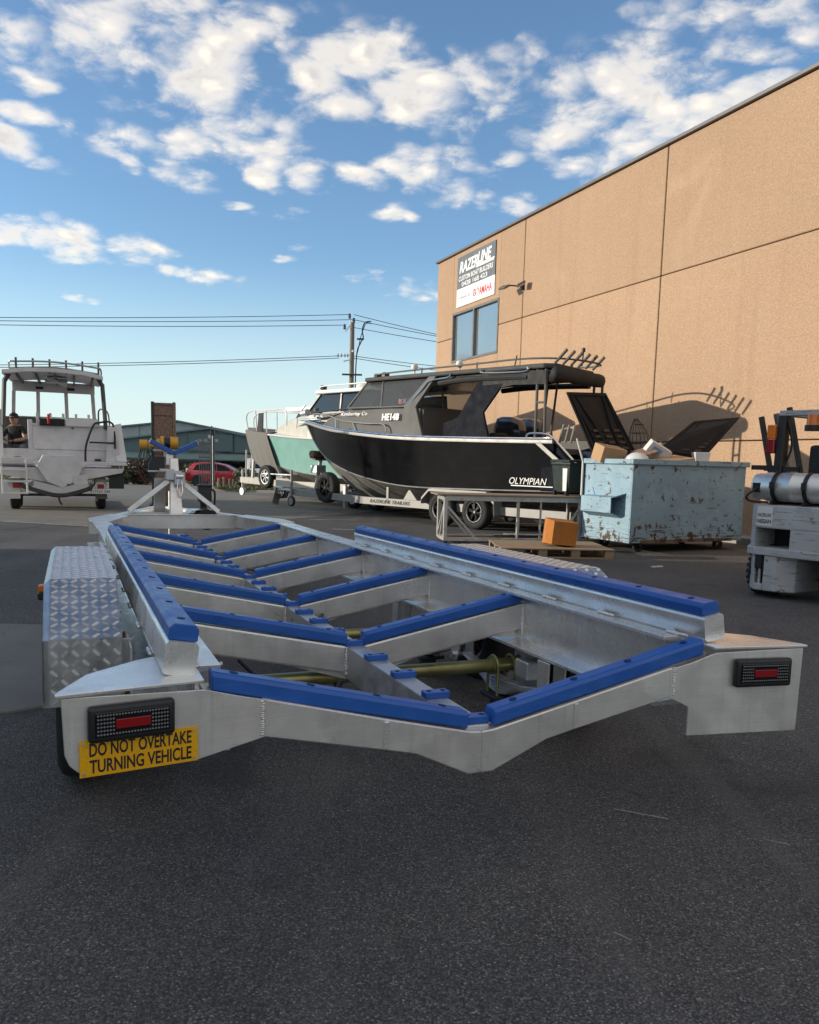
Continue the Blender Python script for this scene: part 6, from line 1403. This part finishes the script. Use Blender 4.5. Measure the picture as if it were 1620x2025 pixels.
b = MB(); b.loft([[(x, y, z) for x, z in vp] for y in (-.85, .85)]); b.build('body', 'car_white', vn, bevel=.06, seg=2, smooth=True)
for sd in (-1, 1):
    b = MB(); b.plate([(x, sd*.855, z) for x, z in ((-.45, 1.12), (-.35, 1.56), (.48, 1.58), (1.02, 1.12))], .02); b.build('window', 'glass_dark', vn)
    for x in (-1.4, 1.45):
        h = wheel(vn, (x, sd*.78, .34), .34, .22, 1, 'rim', .6, 5); h.rotation_euler = (0, 0, PI/2*sd)
b = MB(); b.plate([(1.22, -.7, 1.15), (1.22, .7, 1.15), (.60, .62, 1.62), (.60, -.62, 1.62)], .02); b.build('windscreen', 'glass_dark', vn)
# fence post and palisade gate
GF = gz(38)
gp_ = thing('gate_post', 'tall black steel gate post at the yard entrance', 'post', (-9.33, 38.2, GF), 0)
b = MB(); b.box((0, 0, 1.4), (.16, .16, 2.8)); b.build('post', 'black', gp_, bevel=.01)
b = MB(); b.box((0, 0, 2.82), (.19, .19, .04)); b.build('cap', 'black', gp_)
gt = thing('palisade_gate', 'folded grey palisade gate leaf beside the black post', 'gate', (-9.78, 38.0, GF), 0)
for k in range(7):
    b = MB(); b.box((-.12+.1*k, .0, 1.22), (.03, .03, 2.4)); b.build('paling', 'flash', gt)
for z in (.3, .75, 1.55, 2.15):
    b = MB(); b.box((.18, .03, z), (.72, .03, .05)); b.build('rail', 'flash', gt)
b = MB(); b.cyl((.5, -.02, 0), (.5, -.02, 2.55), .022); b.build('latch_rod', 'galv', gt, smooth=True)
fc = thing('mesh_fence', 'dark rail fence running behind the parked white boat', 'fence', (-9.0, 38.4, GF), .05)
b = MB(); b.bar((0, 0, 1.78), (6, 0, 1.75), .05, .06); b.build('top_rail', 'black', fc)
for x in (3.0, 6.0):
    b = MB(); b.cyl((x, 0, 0), (x, 0, 1.8), .04); b.build('fence_post', 'black', fc)
for k, (x, h) in enumerate(((-8.85, .5), (-8.62, .54), (-8.36, .48), (-8.2, .46))):
    o = thing('timber_bollard', ('weathered timber bollard closest to the black gate post', 'weathered timber bollard second from the black gate post', 'weathered timber bollard third from the black gate post', 'weathered timber bollard closest to the flowering shrub')[k], 'bollard', (x, 37.4, gz(37)+.1), 0, 'bollards on the grass island')
    b = MB(); b.cyl((0, 0, 0), (0, 0, h), .085, .075, 12); b.build('post', 'pole_wood', o, bevel=.01)
def shrub(name, lab, c, r, n, m, leaf, seed, cat='shrub'):
    t = thing(name, lab, cat, c); rr = random.Random(seed); b = MB()
    for k in range(7):
        a = rr.uniform(0, 2*PI); b.tube([(0, 0, 0), (r[0]*.4*math.cos(a), r[1]*.4*math.sin(a), r[2]*.8), (r[0]*.7*math.cos(a), r[1]*.7*math.sin(a), r[2]*1.4)], [.04, .025, .01], 5)
    b.build('stem', 'pole_wood', t)
    b = MB()
    clumps = [(rr.gauss(0, .45), rr.gauss(0, .45), rr.uniform(.25, 1.75)) for _ in range(26)]
    for i in range(n):
        cx, cy, cz = rr.choice(clumps); x = cx+rr.gauss(0, .17); y = cy+rr.gauss(0, .17); z = cz+rr.gauss(0, .14)
        if x*x+y*y+(z-1)**2 > 1.15 or z < .02: continue
        p = Vector((x*r[0], y*r[1], z*r[2])); R = Euler((rr.uniform(0, 6), rr.uniform(0, 6), rr.uniform(0, 6))).to_matrix(); l = leaf*rr.uniform(.6, 1.3)
        b.add([p+R @ Vector(q) for q in ((-l*.35, 0, 0), (0, -l*.6, l*.1), (l*.35, 0, 0), (0, l, 0))], [(0, 1, 2, 3)])
    kind(b.build('foliage', m, t), 'stuff'); return t
shrub('dry_shrub', 'round brown dry shrub on the verge beyond the unfinished boat', (-16.75, 50.5, gz(50)), (1.25, 1.1, .86), 5200, 'leaf_brown', .16, 1)
shrub('green_shrub', 'pale green leafy shrub left of the dry brown shrub', (-17.6, 49.5, gz(50)), (.55, .6, .5), 2200, 'leaf_green', .15, 2)
shrub('clipped_hedge', 'low clipped green hedge above the red car roof', (-14.6, 56.5, gz(56)), (1.4, .8, .80), 4000, 'leaf_green', .14, 3, 'hedge')
shrub('flowering_shrub', 'leggy shrub with pale flowers on the grass island', (-7.7, 37.8, gz(37)+.1), (.6, .5, .5), 2600, 'leaf_flower', .10, 4)
# far palm
pm = thing('palm_tree', 'small dark palm rising behind the green shed', 'tree', (-27.5, 112, GY))
b = MB(); b.tube([(0, 0, 0), (.1, 0, 3), (0, 0, 5.2)], [.3, .22, .18], 8); b.build('trunk', 'pole_wood', pm, smooth=True)
b = MB(); rr = random.Random(6)
for k in range(26):
    a = rr.uniform(0, 2*PI); e = rr.uniform(-.5, 1.2); d = Vector((math.cos(a)*math.cos(e), math.sin(a)*math.cos(e), math.sin(e))); s_ = d.cross(Vector((0, 0, 1))).normalized()*.10
    p0 = Vector((0, 0, 5.2)); p1 = p0+d*.8; p2 = p0+d*1.3+Vector((0, 0, -.4))
    b.add([p0, p1-s_, p1+s_, p2], [(0, 1, 2), (1, 3, 2)])
b.build('crown', 'palm', pm)
# power pole and lines
PP = Vector((-4.55, 60, gz(60)))
pp = thing('power_pole', 'weathered timber power pole with insulators behind the boats', 'power pole', PP)
b = MB(); b.cyl((0, 0, 0), (0, 0, 11.75), .20, .16, 14); b.build('pole', 'pole_wood', pp, smooth=True)
b = MB(); b.cyl((-.12, 0, 11.5), (-.22, 0, 12.25), .03); b.bar((-.5, 0, 11.1), (-.1, 0, 11.6), .06, .06); b.build('bracket', 'galv', pp)
for x, z in ((-.2, 12.1), (-.55, 11.35), (.1, 11.8)):
    b = MB(); b.lathe([(0, .05), (.05, .12), (.12, .06), (.18, .12), (.26, .06), (.32, .10), (.38, .03)], (x, 0, z-.1), (0, 0, 1), 12); b.build('insulator', 'flash', pp, smooth=True)
b = MB(); b.box((.05, -.2, 8.05), (1.45, .10, .12)); b.build('cross_arm', 'crate_edge', pp)
b = MB(); b.bar((-.6, 0, 9.0), (.2, 0, 9.2), .06, .08); b.bar((-1.2, 0, 9.35), (-.1, 0, 9.45), .04, .05); b.build('service_arm', 'galv', pp)
for x in (-1.0, -.75, -.5, -.3):
    b = MB(); b.cyl((x, 0, 9.3), (x, 0, 9.55), .05, .03, 8); b.build('insulator', 'flash', pp, smooth=True)
b = MB(); b.tube(smooth_path([(.20, 0, 2.5), (.26, 0, 6), (.34, 0, 9.4), (.6, 0, 10.3), (.8, 0, 10.7), (.72, 0, 11.2), (.9, 0, 11.75), (1.35, 0, 11.85)]), .045, 6); b.tube(smooth_path([(.34, 0, 9.4), (.5, 0, 10.1), (.58, 0, 10.6), (.8, 0, 11.3), (1.0, 0, 11.7), (1.4, 0, 11.7)]), .03, 6); b.box((.6, 0, 10.6), (.5, .08, .12)); b.build('riser_cable', 'black', pp, smooth=True)
b = MB(); b.lathe([(0, .02), (.05, .10), (.15, .10), (.2, .02)], (.1, -.22, 9.6), (0, 0, 1), 10); b.build('lamp_globe', 'plastic_white', pp, smooth=True)
def wire_(name, lab, a, q, sag, r=.022):
    o = thing(name, lab, 'wire', a, 0, 'overhead wires'); a = Vector(a); q = Vector(q)
    pts = []
    for i in range(25):
        t = i/24; p = a.lerp(q, t); p.z -= sag*4*t*(1-t); pts.append(p-a)
    b = MB(); b.tube(pts, r, 5); b.build('strand', 'wire', o, smooth=True)
for z, x0, z1, lab in ((12.3, -.2, 9.85, 'topmost overhead wire running left from the pole tip'), (11.95, .1, 9.65, 'second overhead wire running left from the pole tip'), (11.55, -.55, 9.40, 'third overhead wire running left from the pole')):
    wire_('power_wire', lab, PP+Vector((x0, 0, z)), Vector((-26, 52, z1))+(Vector((-26, 52, z1))-(PP+Vector((x0, 0, z))))*.8, .3)
for z, z1, lab in ((9.38, 6.95, 'upper low wire running left from the pole bracket'), (9.22, 6.80, 'lower low wire running left from the pole bracket')):
    wire_('service_wire', lab, PP+Vector((-.9, 0, z)), Vector((-26, 52, z1))+(Vector((-26, 52, z1))-(PP+Vector((-.9, 0, z))))*.8, .3)
for z, z1, lab in ((12.3, 10.55, 'topmost overhead wire running from the pole behind the warehouse'), (11.95, 10.42, 'second overhead wire running from the pole behind the warehouse'), (11.4, 10.03, 'third overhead wire running from the pole behind the warehouse'), (9.4, 8.3, 'upper low wire running from the pole behind the warehouse'), (9.25, 8.02, 'lower low wire running from the pole behind the warehouse')):
    A_ = PP+Vector((.1, 0, z)); Q_ = Vector((1.45, 60, z1)); wire_('power_wire', lab, A_, A_+(Q_-A_)*2.2, .12)

# distant trees closing the view beyond the sheds
b = MB(); rr = random.Random(21)
for k in range(60):
    x = rr.uniform(-150, -45) if k < 34 else rr.uniform(-6, 90); y = rr.uniform(100, 130); h = rr.uniform(3.0, 5.2); r = rr.uniform(1.6, 3.0)
    for i in range(150):
        u, v, w = rr.gauss(0, .5), rr.gauss(0, .5), rr.uniform(0, 1)
        p = Vector((x+u*r, y+v*r, GY+.2+h*w*(1-.15*(u*u+v*v)))); R = Euler((rr.uniform(0, 6), rr.uniform(0, 6), rr.uniform(0, 6))).to_matrix(); l = rr.uniform(.25, .6)
        b.add([p+R @ Vector(q) for q in ((-l*.5, 0, 0), (0, -l*.6, .1), (l*.5, 0, 0), (0, l, 0))], [(0, 1, 2, 3)])
kind(b.build('distant_trees', 'leaf_green'), 'stuff', 'far off belt of trees beyond the sheds')
